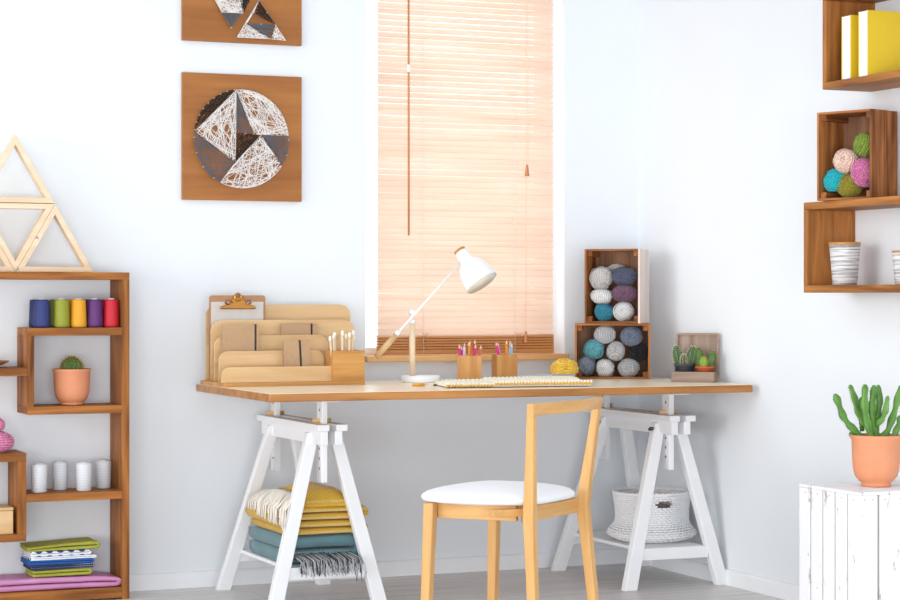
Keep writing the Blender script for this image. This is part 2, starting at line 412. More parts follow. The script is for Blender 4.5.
win = bpy.data.objects.new('window_1', None); COL.objects.link(win); win.location = ((WX0+WX1)/2, 0.1, WZ0); structure(win)
wc = (WX0+WX1)/2; hw = (WX1-WX0)/2
f = MB()
for a, b, c, d in ((-hw, -hw+0.035, 0, WZ1-WZ0), (hw-0.035, hw, 0, WZ1-WZ0), (-hw+0.035, hw-0.035, 0, 0.028), (-hw+0.035, hw-0.035, WZ1-WZ0-0.05, WZ1-WZ0)):
    f.box(a, b, 0.055, 0.11, c, d)
f.build('window_frame', M['reveal'], win, bev=0.003)
box(-hw+0.035, hw-0.035, 0.078, 0.084, 0.028, WZ1-WZ0-0.05).build('pane', M['glass'], win)
MB().box(-hw-0.006, hw+0.006, -0.135, 0.115, -0.022, 0.0).build('window_sill', SILL, win, bev=0.003)

# ------------------------------------------------------------------ blind
BX0, BX1, BY = -1.122, -0.362, 0.055
bl = thing('wooden_blind', 'wooden venetian blind lowered in the window behind the desk', 'window blind', ((BX0+BX1)/2, BY, 0.857))
bw = (BX1-BX0)/2
sl = MB(); ds = MB()
pitch = 0.0233
k = 0
z = 0.092
zs = []
while z < 1.70: zs.append(z); z += pitch
for i, z in enumerate(zs):
    ang = R(57) + R(rnd.uniform(-3, 3)); tilt = rnd.uniform(-0.0008, 0.0008)
    W = 0.0135; up = []
    for t in (-1, -0.5, 0, 0.5, 1):
        yy = t*W*math.cos(ang); zz = t*W*math.sin(ang) + 0.0026*(1-t*t)
        up.append((yy, zz))
    vs = []
    for x, dz in ((-bw, -tilt), (bw, tilt)):
        for (yy, zz) in up: vs.append((x, yy, z+zz+dz))
        for (yy, zz) in reversed(up): vs.append((x, yy+0.0008, z+zz+dz-0.0014))
    n = 10
    fs = [(i2, (i2+1) % n, n+(i2+1) % n, n+i2) for i2 in range(n)] + [tuple(range(n-1, -1, -1)), tuple(range(n, 2*n))]
    sl.add(vs, fs, False)
sl.build('slats', M['slat'], bl)
for i in range(6):
    z = 0.024 + i*0.0106
    ds.add([(sx*bw, t*0.013, z + 0.0015*(1-t*t) + u + t*0.003) for sx in (-1, 1) for (t, u) in ((-1,0),(0,0),(1,0),(1,-0.0075),(0,-0.0075),(-1,-0.0075))],
           [(j, (j+1) % 6, 6+(j+1) % 6, 6+j) for j in range(6)] + [(5,4,3,2,1,0), (6,7,8,9,10,11)])
ds.build('gathered_slats', M['slat_dense'], bl)
box(-bw, bw, -0.014, 0.014, 0.003, 0.019).build('bottom_rail', M['slat_dense'], bl, bev=0.003)
box(-bw, bw, -0.022, 0.022, 1.70, 1.745).build('head_rail', M['slat_dense'], bl, bev=0.003)
for xx in (-0.192, 0.204):
    t = MB()
    t.tube([(xx, -0.019, 0.01), (xx, -0.019, 1.70)], 0.0011, 6); t.tube([(xx, 0.019, 0.01), (xx, 0.019, 1.70)], 0.0011, 6)
    for z in zs: t.tube([(xx, -0.0195, z-0.011), (xx, 0.0, z-0.0025), (xx, 0.019, z+0.008)], 0.0009, 5); t.ball((xx, -0.0205, z-0.011), 0.0028, n=8, m=5)
    t.build('ladder_cord', M['white_fringe'], bl)
t = MB(); xx = -0.188
for k in range(3): t.tube([(xx-0.012+0.01*k+0.006*math.sin(j*1.7+k), -0.024-0.002*k, 0.088-0.008*j) for j in range(9)], 0.0012, 5)
t.build('loose_cord', M['wand'], bl)
t = MB(); xx = 0.214
for k in range(3): t.tube([(xx-0.012+0.012*k+0.006*math.sin(j*1.9+k), -0.024-0.002*k, 0.088-0.008*j) for j in range(8)], 0.0012, 5)
t.build('loose_cord', M['wand'], bl)
t = MB(); t.tube([(-0.262, -0.035, 0.47), (-0.262, -0.033, 1.70)], 0.0042, 10); t.build('tilt_wand', M['wand'], bl)
MB().lathe([(0.0055,0),(0.0075,0.008),(0.0055,0.02),(0.0055,0.03)], 12, (-0.262,-0.034,1.11)).build('wand_joint', M['white_enamel'], bl)
t = MB(); t.tube([(0.247, -0.03, 0.09), (0.249, -0.03, 0.75), (0.249, -0.03, 1.70)], 0.0012, 6); t.tube([(0.256, -0.03, 0.765), (0.256, -0.03, 1.70)], 0.0012, 6)
t.build('pull_cord', M['cord'], bl)
for px, pz in ((0.247, 0.045), (0.252, 0.715)):
    MB().lathe([(0.0095,0),(0.0095,0.004),(0.006,0.03),(0.004,0.046)], 14, (px,-0.03,pz)).build('cord_tassel', M['wand'], bl)

# ------------------------------------------------------------------ string art
def pip(p, poly):
    x, y = p; c = False; n = len(poly)
    for i in range(n):
        x1, y1 = poly[i]; x2, y2 = poly[(i+1) % n]
        if (y1 > y) != (y2 > y) and x < (x2-x1)*(y-y1)/(y2-y1)+x1: c = not c
    return c
def boundary(poly, step):
    pts = []
    for i in range(len(poly)):
        a = Vector(poly[i]).to_2d(); b = Vector(poly[(i+1) % len(poly)]).to_2d(); n = max(1, int((b-a).length/step))
        for k in range(n): pts.append(a + (b-a)*k/n)
    return pts
def strings(poly, count, seed, y0=-0.014):
    rr = random.Random(seed); m = MB(); bp = boundary(poly, 0.012); tries = 0; done = 0
    def seg(a, b, y): m.bar((a.x, y, a.y), (b.x, y, b.y), 0.0015, 0.0015, (0,1,0))
    for i in range(len(bp)): seg(bp[i], bp[(i+1) % len(bp)], y0-0.002)
    while done < count and tries < count*30:
        tries += 1
        a, b = rr.choice(bp), rr.choice(bp)
        if (a-b).length < 0.03: continue
        if not all(pip(a + (b-a)*t, poly) for t in (0.1, 0.3, 0.5, 0.7, 0.9)): continue
        seg(a, b, y0 - rr.uniform(-0.003, 0.003)); done += 1
    return m
def nails(poly, step=0.034):
    m = MB()
    for p in boundary(poly, step):
        m.tube([(p.x, -0.002, p.y), (p.x, -0.022, p.y)], 0.0012, 6); m.tube([(p.x, -0.0215, p.y), (p.x, -0.023, p.y)], 0.0026, 8)
    return m
AX, AY, AZ = -1.694, -0.003, 1.687
art = thing('string_art_panel', 'square brown wooden string art panel with a white, grey and black circle of thread', 'wall art', (AX, AY, AZ))
box(-0.234, 0.234, -0.018, 0.0, -0.2375, 0.2375).build('board', ARTWOOD, art, bev=0.001)
cx, cz, cr = 0.0, 0.0, 0.185  # circle of thread
def q(px, py): return ((px-203)/2.857*0.00393, -(py-394)/2.857*0.00374)
OXC, OZC = -0.009, -0.006
def arcb(a, b, n=10):
    t0 = math.atan2(a[1], a[0]); t1 = math.atan2(b[1], b[0])
    d = (t1-t0+math.pi) % (2*math.pi)-math.pi
    return [(cr*math.cos(t0+d*i/n), cr*math.sin(t0+d*i/n)) for i in range(n+1)]
A, B, Cc, D = q(187,255), q(70,376), q(185,462), q(142,522)
E_, F_, G, H = q(187,378), q(258,381), q(338,381), q(318,468); Em = q(238,380)
regs = [('dark_string', arcb(B, A), 110, 'dark_string'), ('white_string', [A, Cc, B], 170, 'white_string'), ('grey_string', [A, E_, Em], 60, 'grey_string'),
        ('white_string', arcb(A, G) + [Em], 190, 'white_string'), ('dark_string', [E_, F_, Cc], 110, 'dark_string'), ('grey_string', arcb(G, H, 5) + [F_], 70, 'grey_string'),
        ('white_string', arcb(H, D, 12) + [Cc, F_], 230, 'white_string'), ('grey_string', arcb(D, B, 8) + [Cc], 90, 'grey_string')]
for i, (nm, poly, cnt, mk) in enumerate(regs):
    so_ = strings(poly, int(cnt*0.5), 20+i, y0=-0.032).build(nm, M[mk], art, fix=False); so_.location = (OXC, 0, OZC)
ring = [(cr*math.cos(2*math.pi*i/40), cr*math.sin(2*math.pi*i/40)) for i in range(40)]
NAIL = {}
def nails_at(par, pts):
    for p in pts:
        if 'm' not in NAIL:
            m = MB(); m.tube([(0, -0.016, 0), (0, -0.037, 0)], 0.0012, 6); m.tube([(0, -0.0365, 0), (0, -0.038, 0)], 0.0028, 8)
            o = m.build('nail', M['steel'], par); NAIL['m'] = o
        else: o = NAIL['m'].copy(); COL.objects.link(o); o.parent = par
        o.location = (p[0] + (OXC if par is art else 0), 0, p[1] + (OZC if par is art else 0))
nails_at(art, ring[::2] + ring[1:20:2])
for a, b in ((A, Cc), (A, Em), (E_, G), (B, Cc), (D, F_), (F_, H), (A, B)):
    n = int(math.dist(a, b)/0.03); nails_at(art, [(a[0]+(b[0]-a[0])*k/n, a[1]+(b[1]-a[1])*k/n) for k in range(1, n)])

art2 = thing('string_art_panel', 'wooden string art panel with thread triangles, cut by the top of the photo', 'wall art', (AX, AY, 2.280))
box(-0.234, 0.234, -0.018, 0.0, -0.236, 0.236).build('board', ARTWOOD, art2, bev=0.001)
def q2(px, py): return ((px-203)/2.857*0.00393, -0.236 - (py-122)/2.857*0.00374)
tri = [('white_string', [q2(183,108), q2(245,0), q2(232,30), q2(210,68), q2(280,108)], 130), ('dark_string', [q2(245,0), q2(292,66), q2(232,34)], 90), ('grey_string', [q2(210,68), q2(292,66), q2(280,108)], 70),
       ('white_string', [q2(280,108), q2(292,66), q2(322,110)], 40),
       ('grey_string', [q2(140,40), q2(195,40), q2(166,82)], 70), ('white_string', [q2(110,-14), q2(195,-14), q2(200,38), q2(140,38)], 140), ('dark_string', [q2(190,-14), q2(226,-14), q2(200,38)], 80),
       ('white_string', [q2(245,-30), q2(150,-150), q2(320,-150)], 150), ('grey_string', [q2(60,-60), q2(130,-60), q2(95,-150)], 80), ('dark_string', [q2(270,-30), q2(340,-30), q2(340,-130)], 80)]
for i, (nm, poly, cnt) in enumerate(tri):
    strings(poly, int(cnt*0.5), 60+i, y0=-0.032).build(nm, M[nm], art2, fix=False); nails_at(art2, [tuple(p) for p in boundary(poly, 0.05)])

# ------------------------------------------------------------------ bookcase on the left
bc = thing('bookcase', 'tall open bookcase of stained brown wood with box shelves at the left edge', 'bookcase', (-2.75, -0.105, 0))
def plank(nm, x0, x1, z0, z1, ax, y0=-0.2, y1=-0.015):
    return box(x0+2.75, x1+2.75, y0+0.105, y1+0.105, z0, z1).build(nm, WALNUT[ax], bc, bev=0.0015)
plank('top_board', -3.42, -2.175, 1.149, 1.175, 'x')
plank('side_panel', -2.201, -2.175, 0.0, 1.149, 'z'); plank('side_panel', -3.42, -3.394, 0.0, 1.149, 'z')
plank('bottom_board', -3.394, -2.201, 0.006, 0.044, 'x')
plank('shelf', -2.542, -2.201, 0.949, 0.977, 'x'); plank('shelf', -2.542, -2.201, 0.67, 0.698, 'x'); plank('divider', -2.542, -2.518, 0.698, 0.949, 'z')
plank('shelf', -3.394, -2.542, 0.808, 0.836, 'x')
plank('shelf', -3.0, -2.546, 0.506, 0.536, 'x'); plank('divider', -2.575, -2.546, 0.25, 0.506, 'z'); plank('shelf', -3.0, -2.546, 0.224, 0.25, 'x'); plank('divider', -3.0, -2.975, 0.25, 0.506, 'z')
plank('shelf', -2.546, -2.201, 0.362, 0.39, 'x')

# triangle frames on the bookcase
TC = (-2.569, -0.1, 1.176)
tf = thing('triangle_shelf', 'pale pine triangle frames joined into one big triangle on top of the bookcase', 'shelf decor', TC)
def tri_frame(x0, z0, s, up=True):
    m = MB(); h = s*math.sqrt(3)/2; w = 0.019; d = 0.05
    if up: P = [(x0-s/2, z0), (x0+s/2, z0), (x0, z0+h)]
    else: P = [(x0-s/2, z0+h), (x0, z0), (x0+s/2, z0+h)]
    c = ((P[0][0]+P[1][0]+P[2][0])/3, (P[0][1]+P[1][1]+P[2][1])/3)
    k = 1 - w/(h/3)
    I = [(c[0]+(p[0]-c[0])*k, c[1]+(p[1]-c[1])*k) for p in P]
    vs = [(a, y, b) for y in (-d/2, d/2) for a, b in P + I]
    fs = []
    for i in range(3):
        j = (i+1) % 3
        fs += [(i, j, 3+j, 3+i), (6+i, 9+i, 9+j, 6+j), (i, 6+i, 6+j, j), (3+i, 3+j, 9+j, 9+i)]
    return m.add(vs, fs)
s = 0.283; h = s*math.sqrt(3)/2
for x0, z0, up in ((0, h+0.0015, True), (-s/2, 0, True), (s/2, 0, True), (0, 0.0, False)):
    ss = s*0.995
    tri_frame(x0, z0 if up else 0.0005, ss, up).build('triangle_frame', PALE['x'], tf, bev=0.0012)
t = MB()
for x, z in ((s*0.25+0.005, h*0.5), (s*0.02, 0.012)): t.tube([(x, -0.0255, z), (x, -0.029, z)], 0.004, 8)
t.build('screw', M['steel'], tf)

# thread cones
def cone(label, rgb, nm, loc):
    c = thing('thread_cone', label, 'thread', loc, 0, 'coloured thread cones on the shelf')
    MB().lathe([(0.025,0.0),(0.029,0.004),(0.0293,0.01),(0.026,0.095),(0.024,0.1)], 28).build('thread', thread_mat(nm, rgb), c)
    MB().lathe([(0.0,0.1),(0.013,0.1),(0.013,0.1045),(0.009,0.1045),(0.008,0.1005)], 20).build('core', M['cone_end'], c)
    return c
cx_ = (-2.482, -2.411, -2.350, -2.2905, -2.2310)
cc = [('navy blue', (38, 54, 116)), ('olive green', (152, 158, 44)), ('golden yellow', (238, 168, 32)), ('purple', (94, 42, 110)), ('red', (206, 28, 48))]
cb = [('navy blue', (32, 46, 100)), ('dark green', (96, 104, 30)), ('orange', (232, 130, 30)), ('dark violet', (80, 34, 100)), ('crimson', (186, 24, 44))]
for i, x in enumerate(cx_):
    cone(f'{cc[i][0]} thread cone in the front row above the potted ball cactus', cc[i][1], 'thread_front_' + str(i), (x, -0.155, 0.9772))
    cone(f'{cb[i][0]} thread cone in the back row, mostly hidden behind the {cc[i][0]} front one', cb[i][1], 'thread_rear_' + str(i), (x+0.0005, -0.070, 0.9772))
# white spools
lab = ['white thread spool farthest left on the shelf above the folded cloths', 'white thread spool, second from the left, standing farther back', 'white thread spool, third from the left, nearest the shelf front', 'white thread spool farthest right, close to the side panel']
wt = thread_mat('white_thread', (226, 228, 232)); wt2 = thread_mat('grey_white_thread', (222, 225, 229))
for i, (x, y) in enumerate(((-2.491, -0.155), (-2.401, -0.085), (-2.329, -0.15), (-2.243, -0.085))):
    c = thing('thread_spool', lab[i], 'thread', (x, y, 0.3902), 0, 'white thread spools')
    MB().lathe([(0.022,0.0),(0.0265,0.004),(0.0285,0.096),(0.026,0.101)], 28).build('thread', wt if i % 2 == 0 else wt2, c)
    MB().lathe([(0.0,0.101),(0.016,0.101),(0.016,0.105),(0.007,0.105),(0.006,0.1015)], 20).build('core', M['cone_end'], c)

# ------------------------------------------------------------------ pots and cacti
def pot_profile(rt, rb, h, foot=True, t=0.004):
    p = [(rb*0.9, 0), (rb, 0.002), (rb, h*0.06), (rb*1.0, h*0.075)]
    p += [(rb*1.08, h*0.09), (rt*0.82, h*0.2), (rt*0.9, h*0.36), (rt*0.93, h*0.6), (rt*0.95, h*0.9), (rt*1.0, h*0.94), (rt, h), (rt-t, h), (rt-t*1.6, h*0.9), (rt*0.84, h*0.6), (rt*0.6, h*0.15), (0, h*0.12)]
    return [(0, 0)] + p
def straight_pot(rt, rb, h, t=0.003, rim=0.0):
    return [(0,0),(rb,0),(rt-rim*0.5,h*0.78),(rt+rim,h*0.8),(rt+rim,h),(rt-t,h),(rt-t-0.002,h*0.78),(rb-t,t),(0,t)]
def cactus_body(m, c, r, h, ribs=10, lean=(0,0), tip=0.8):
    prof = []
    n = 14
    for i in range(n+1):
        a = i/n; rr = r*(math.sin(math.pi*min(1, 0.18+a*0.82))**0.55) if a < 1 else 0
        prof.append((max(0.0005, rr), h*a))
    M4 = Matrix.Identity(4); M4[0][2] = lean[0]; M4[1][2] = lean[1]
    m.lathe(prof, ribs*4, c, M4.to_3x3().to_4x4(), rad=lambda t, z: 1 + 0.13*math.cos(ribs*t))
    return prof, lean
def spine(m, p, d, L, r=0.0009):
    d = Vector(d).normalized(); m.tube([p, Vector(p)+d*L], [r, r*0.15], 3)
def cactus_spines(m, c, r, h, ribs, lean=(0,0), rows=8, L=0.008, per=4, seed=1, topbias=0.0):
    rr = random.Random(seed); n = 14
    for j in range(rows):
        a = 0.12 + 0.85*j/(rows-1) if rows > 1 else 0.5
        rad = r*(math.sin(math.pi*min(1, 0.18+a*0.82))**0.55)*1.12
        for k in range(ribs):
            t = 2*math.pi*k/ribs; z = h*a
            p = Vector((c[0]+rad*math.cos(t)+lean[0]*z, c[1]+rad*math.sin(t)+lean[1]*z, c[2]+z))
            for _ in range(per):
                d = Vector((math.cos(t)+rr.uniform(-.8,.8), math.sin(t)+rr.uniform(-.8,.8), rr.uniform(-.6,.9)+a*0.6))
                spine(m, p, d, L*rr.uniform(.6,1.1))

pc = thing('potted_cactus', 'round spiny cactus in a terracotta pot inside the bookcase box shelf', 'potted plant', (-2.365, -0.115, 0.6982))
MB().lathe(pot_profile(0.0685, 0.042, 0.13), 40).build('pot', M['terracotta'], pc)
MB().lathe([(0,0.108),(0.06,0.108),(0.058,0.1125),(0,0.115)], 28).build('soil', M['soil'], pc)
m = MB(); cactus_body(m, (0,0,0.112), 0.036, 0.062, 16); m.build('cactus_body', M['cactus'], pc)
m = MB(); cactus_spines(m, (0,0,0.112), 0.036, 0.062, 16, rows=9, L=0.009, per=4, seed=3); m.build('spines', M['spine_yellow'], pc, fix=False)

# bowl, knitted balls, wood box at the very left
bw_ = thing('wooden_bowl', 'small brown wooden dish on the left shelf, cut by the photo edge', 'dish', (-2.70, -0.12, 0.8362))
MB().lathe([(0,0),(0.06,0),(0.105,0.02),(0.108,0.024),(0.104,0.024),(0.058,0.006),(0,0.005)], 36).build('bowl', CRATE['x'], bw_)
def knitted_ball(loc, r, rz, label, seed):
    m = MB(); rows = 13; st = 30
    m.ball((0,0,rz), r*0.95, r*0.95, rz*0.95, 36, 18)
    for i in range(1, rows):
        a = math.pi*i/rows; rr = r*math.sin(a); z = rz + rz*math.cos(a)
        m.tube([((rr+0.0016*abs(math.sin(k*st/120*math.pi)))*math.cos(2*math.pi*k/120), (rr+0.0016*abs(math.sin(k*st/120*math.pi)))*math.sin(2*math.pi*k/120), z+0.0012*math.sin(k*1.57)) for k in range(120)], 0.0042, 5, closed=True)
    o = m.build('crocheted_ball', colour('pink_white_cord', (228, 140, 178), rough=0.9, var=0.35, nscale=160), loc=loc)
    return tag(o, label, 'soft ball', 'pink crocheted balls')
knitted_ball((-2.640, -0.12, 0.5362), 0.062, 0.036, 'larger lower pink crocheted cushion ball on the box shelf at left', 1)
knitted_ball((-2.652, -0.12, 0.6082), 0.042, 0.025, 'smaller pink crocheted ball on top of the larger one', 2)
wbx = thing('wooden_box', 'light pine box inside the lower left box shelf, cut by the photo edge', 'box', (-2.67, -0.12, 0.2502))
box(-0.085, 0.082, -0.06, 0.06, 0, 0.082).build('box_body', BIRCH['x'], wbx, bev=0.002)
box(-0.086, 0.083, -0.061, 0.061, 0.083, 0.094).build('lid', BIRCH['x'], wbx, bev=0.002)

# folded cloths
def cloth_slab(name, x0, x1, y0, y1, z0, h, mat, label, seed, layers=2, amp=0.003, loc=None, skew=0.0, sag=None, flop=0.0):
    """folded cloth: a ribbon laid back and forth; folds at the sides, layered edges in front"""
    cxm, cym = (x0+x1)/2, (y0+y1)/2; W = (x1-x0)/2
    t = h/layers; r = t/2; path = []
    for L in range(layers):
        zc = t*(L+0.5); n = 18; seq = range(n+1) if L % 2 == 0 else range(n, -1, -1)
        for i in seq: path.append((-W+r+(2*W-2*r)*i/n, zc))
        if L < layers-1:
            sx = 1 if L % 2 == 0 else -1
            for k in range(1, 6):
                a = -math.pi/2 + math.pi*k/6; path.append((sx*(W-r+r*math.cos(a)), zc+t/2+ (t/2)*math.sin(a)))
    m = MB(); ny = 12; th = t*0.44; P = [Vector(p) for p in path]; prof = []
    np_ = len(P); left = []; right = []
    for i in range(np_):
        d = (P[min(i+1, np_-1)] - P[max(i-1, 0)]).normalized(); nn = Vector((-d.y, d.x))
        left.append(P[i] + nn*th); right.append(P[i] - nn*th)
    outline = left + right[::-1]; no = len(outline)
    vs = []
    for j in range(ny+1):
        v = j/ny; y = y0-cym + (y1-y0)*v
        rd = 0.0 if 0 < j < ny else 0.25
        for idx, p in enumerate(outline):
            cp = P[idx] if idx < np_ else P[2*np_-1-idx]
            pp = p + (cp-p)*rd
            nz = noise.noise(Vector((pp.x*7+seed, y*7, pp.y*14)))
            nx = noise.noise(Vector((seed*3+y*9, pp.y*30, pp.x*3)))
            lift = skew*pp.x + (sag(pp.x/W, v) if sag else 0)*(pp.y/h)
            vs.append((pp.x + nx*amp, y + amp*1.4*noise.noise(Vector((pp.x*8, seed, pp.y*40))), max(0.0005, pp.y + nz*amp*(pp.y/h) + lift)))
    fs = []
    for j in range(ny):
        for k in range(no): k2 = (k+1) % no; fs.append((j*no+k, j*no+k2, (j+1)*no+k2, (j+1)*no+k))
    for i in range(np_-1):
        a, b, c, d = i, i+1, no-2-i, no-1-i
        fs.append((a, b, c, d)); fs.append((ny*no+a, ny*no+d, ny*no+c, ny*no+b))
    m.add(vs, fs, True)
    o = m.build(name, mat, loc=(cxm, cym, z0))
    tag(o, label, 'cloth' if name == 'folded_cloth' else 'blanket')
    return o
g = 'folded cloths on the bottom of the bookcase'
def fc(*a, **k): o = cloth_slab('folded_cloth', *a, **k); o['group'] = g; return o
fc(-2.70, -2.206, -0.185, -0.03, 0.0442, 0.048, M['pink_cloth'], 'wide pink satiny cloth at the bottom of the cloth stack', 1, layers=2, amp=0.005, sag=lambda u, v: -0.014*max(0, u)**2)
fc(-2.525, -2.312, -0.178, -0.04, 0.0905, 0.026, M['lime_cloth'], 'lime green cloth directly on the pink one, lower of the two lime ones', 2, amp=0.003)
fc(-2.53, -2.30, -0.18, -0.04, 0.1155, 0.02, M['navy_cloth'], 'navy cloth with tiny white dots under the plain blue cloth', 3, amp=0.004)
fc(-2.538, -2.302, -0.18, -0.04, 0.1345, 0.017, M['blue_cloth'], 'plain bright blue cloth in the middle of the stack', 4, amp=0.003)
fc(-2.53, -2.292, -0.18, -0.04, 0.1505, 0.014, M['dot_cloth'], 'white cloth with dark dots just above the plain blue one', 5, amp=0.003)
fc(-2.53, -2.31, -0.18, -0.04, 0.1635, 0.02, M['circle_cloth'], 'white cloth with large blue circles under the top lime cloth', 6, amp=0.003)
fc(-2.542, -2.285, -0.18, -0.04, 0.182, 0.026, M['lime_cloth'], 'lime green cloth on top of the folded stack', 7, amp=0.006, sag=lambda u, v: 0.008*u)

# ------------------------------------------------------------------ desk and trestles
DZ = 0.765; DT = 0.0285
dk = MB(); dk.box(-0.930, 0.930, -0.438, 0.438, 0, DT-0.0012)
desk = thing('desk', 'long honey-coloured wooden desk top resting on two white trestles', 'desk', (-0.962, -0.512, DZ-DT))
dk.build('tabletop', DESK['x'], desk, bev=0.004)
box(-0.927, 0.927, -0.435, 0.435, DT-0.0012, DT).build('top_glare_sheet', DESKTOP_GLARE, desk)  # thin sheet over the tabletop that holds the painted glare

def leg(p0, p1, w0, d0, w1, d1):
    m = MB(); vs = []
    for c, w, d in ((p0, w0, d0), (p1, w1, d1)):
        for i, j in ((-1,-1),(1,-1),(1,1),(-1,1)): vs.append((c[0]+i*w/2, c[1]+j*d/2, c[2]))
    return m.add(vs, [(0,3,2,1),(4,5,6,7),(0,1,5,4),(1,2,6,5),(2,3,7,6),(3,0,4,7)])
def trestle(label, x0):
    t = thing('trestle', label, 'trestle', (x0, -0.415, 0), 0, 'white trestles under the desk')
    W = M['white_paint']; H = 0.612
    for sy in (-0.30, 0.30):
        for sx in (-1, 1):
            leg((-0.200 if sx < 0 else 0.193, sy, 0), (-0.031 if sx < 0 else 0.050, sy*0.72, H), 0.052, 0.034, 0.044, 0.034).build('leg', W, t, bev=0.003)
        zr = 0.128
        box(-0.149, 0.139, sy*0.94-0.013, sy*0.94+0.013, zr-0.022, zr+0.022).build('cross_rail', W, t, bev=0.002)
        # trapezoid blocks at the beam ends
        sgn = -1 if sy < 0 else 1
    for sx in (-1, 1):
        m = MB(); a, b = sorted((sx*0.013, sx*0.040)); m.box(a, b, -0.335, 0.335, 0.573, 0.622)
        m.box(min(sx*0.013, sx*0.054), max(sx*0.013, sx*0.054), -0.35, 0.35, 0.6225, 0.645)
        m.build('beam', W, t, bev=0.002)
    box(-0.140, 0.130, -0.268, 0.268, 0.137, 0.150).build('shelf_board', W, t, bev=0.002)
    for sy in (-0.235, 0.285):
        box(-0.010, 0.010, sy-0.028, sy+0.028, 0.437, 0.722).build('height_post', W, t, bev=0.002)
        hl = MB()
        for z in (0.485, 0.52, 0.555, 0.69):
            hl.tube([(-0.0104, sy, z), (-0.0085, sy, z)], 0.005, 12)
        hl.build('peg_hole', CRATE['x'], t)
        MB().tube([(-0.036, sy, 0.6532), (0.032, sy, 0.6532)], 0.0078, 14).build('peg', BIRCH['x'], t)
    box(-0.036, 0.036, -0.335, 0.335, 0.7222, 0.7362).build('top_plate', W, t, bev=0.002)
    for sy in ((-0.30, 0.30) if x0 > -1 else ()):
        m = MB(); sy *= 0.73; m.tube([(-0.054, sy, 0.590), (-0.070, sy, 0.590)], 0.007, 12); m.tube([(-0.069, sy-0.024, 0.594), (-0.069, sy+0.004, 0.588)], [0.004, 0.006], 8)
        m.build('wing_nut', M['blue_metal'], t)
    return t
trestle('white wooden trestle under the left end, with folded blankets on its shelf', -1.600)
trestle('white wooden trestle at the corner, with a knitted white basket on its shelf', -0.220)

# ------------------------------------------------------------------ blankets
TX, TY = -1.600, -0.415
tb = cloth_slab('folded_blanket', TX-0.152, TX+0.150, TY-0.225, TY+0.21, 0.1505, 0.10, M['teal_wool'], 'teal mohair blanket with grey fringe, folded under the mustard one', 11, layers=2, amp=0.007)
def frng(m, roots, fn, rr, r=0.0017):
    for i, p in enumerate(roots): m.tube(fn(p, i), [r, r, r*0.95, r*0.8, r*0.5][:len(fn(p, i))] if False else r, 4)
rr = random.Random(5)
for nm, mk, cnt in (('fringe', 'grey_fringe', 62), ('fringe', 'dark_fringe', 44)):
    m = MB()
    for i in range(cnt):
        x = -0.118 + 0.232*(i+rr.random()*0.8)/cnt; y0 = -0.221; L = rr.uniform(0.028, 0.05); sway = rr.uniform(-0.014, 0.018)
        if mk == 'dark_fringe' and 0.085 < x < 0.125 and i % 2 == 0: L += 0.042
        z0 = 0.03 + rr.uniform(-0.004, 0.008)
        pts = [(x, y0+0.014, z0+0.003), (x+sway*0.25, y0-0.030, z0-0.002), (x+sway*0.45, y0-0.100, z0-0.012+rr.uniform(0,0.004)), (x+sway*0.8, y0-0.108, z0-0.024), (x+sway*1.2, y0-0.108+rr.uniform(-0.004,0.001), z0-0.012-L)]
        m.tube(pts, 0.0016, 4)
    m.build(nm, M[mk], tb, fix=False)

mb_ = cloth_slab('folded_blanket', TX-0.135, TX+0.163, TY-0.235, TY+0.20, 0.2515, 0.100, M['mustard'], 'mustard yellow wool blanket with white fringe, folded on top of the pile', 12, layers=4, amp=0.006)
# loose top flap of the mustard blanket, peaked towards the back
def flap(u, v):
    x = -0.100 + 0.205*u; y = -0.225 + 0.40*v
    e = min(1, 6*u)*min(1, 6*(1-u))*min(1, 8*v)*min(1, 8*(1-v))
    z = 0.100 + 0.028*min(1, 6*u*1.0)*1 + 0.042*math.sin(math.pi*min(1, v*0.95+0.1))*math.sin(math.pi*(0.15+0.72*u)) + 0.006*noise.noise(Vector((x*12, y*12, 2)))
    z = 0.100 + (z-0.100)*e**0.5
    return (x, y, z)
m = MB(); m.grid(flap, 24, 30)
m.grid(lambda u, v: (flap(u, v)[0], flap(u, v)[1], 0.0995), 24, 30)
def rim(a, b): return [a, b, (b[0], b[1], 0.0995), (a[0], a[1], 0.0995)]
m.build('top_fold', M['mustard'], mb_, sub=0)
m = MB()
for zc in (0.013, 0.038, 0.063, 0.088):
    for k in range(44):
        x = -0.098 + 0.245*k/44; y = -0.2395
        m.tube([(x-0.0022, y, zc-0.0045), (x+0.0022, y, zc+0.0045)], 0.0011, 4)
for k in range(34):
    x = -0.07 + 0.16*k/34; m.tube([(x-0.002, -0.2225, 0.114), (x+0.002, -0.2205, 0.122)], 0.0011, 4)
m.build('edge_stitching', M['stitch'], mb_, fix=False)
m = MB()
for i in range(60):
    v = i/59; y = -0.225 + 0.36*v + rr.uniform(-.004, .004); sway = rr.uniform(-0.05, 0.0)
    z1 = 0.075 - 0.05*rr.random()*(0.4+0.6*(1-v))
    xs = -0.158 - rr.uniform(0, 0.012)
    m.tube([(-0.088, y, 0.128+0.02*math.sin(math.pi*v)), (-0.115, y+sway*0.2, 0.132+0.012*math.sin(math.pi*v)), (-0.143, y+sway*0.5, 0.116), (xs, y+sway*0.8, 0.095), (xs-0.004, y+sway, z1)], 0.0026, 5)
m.build('fringe', M['white_fringe'], mb_, fix=False)

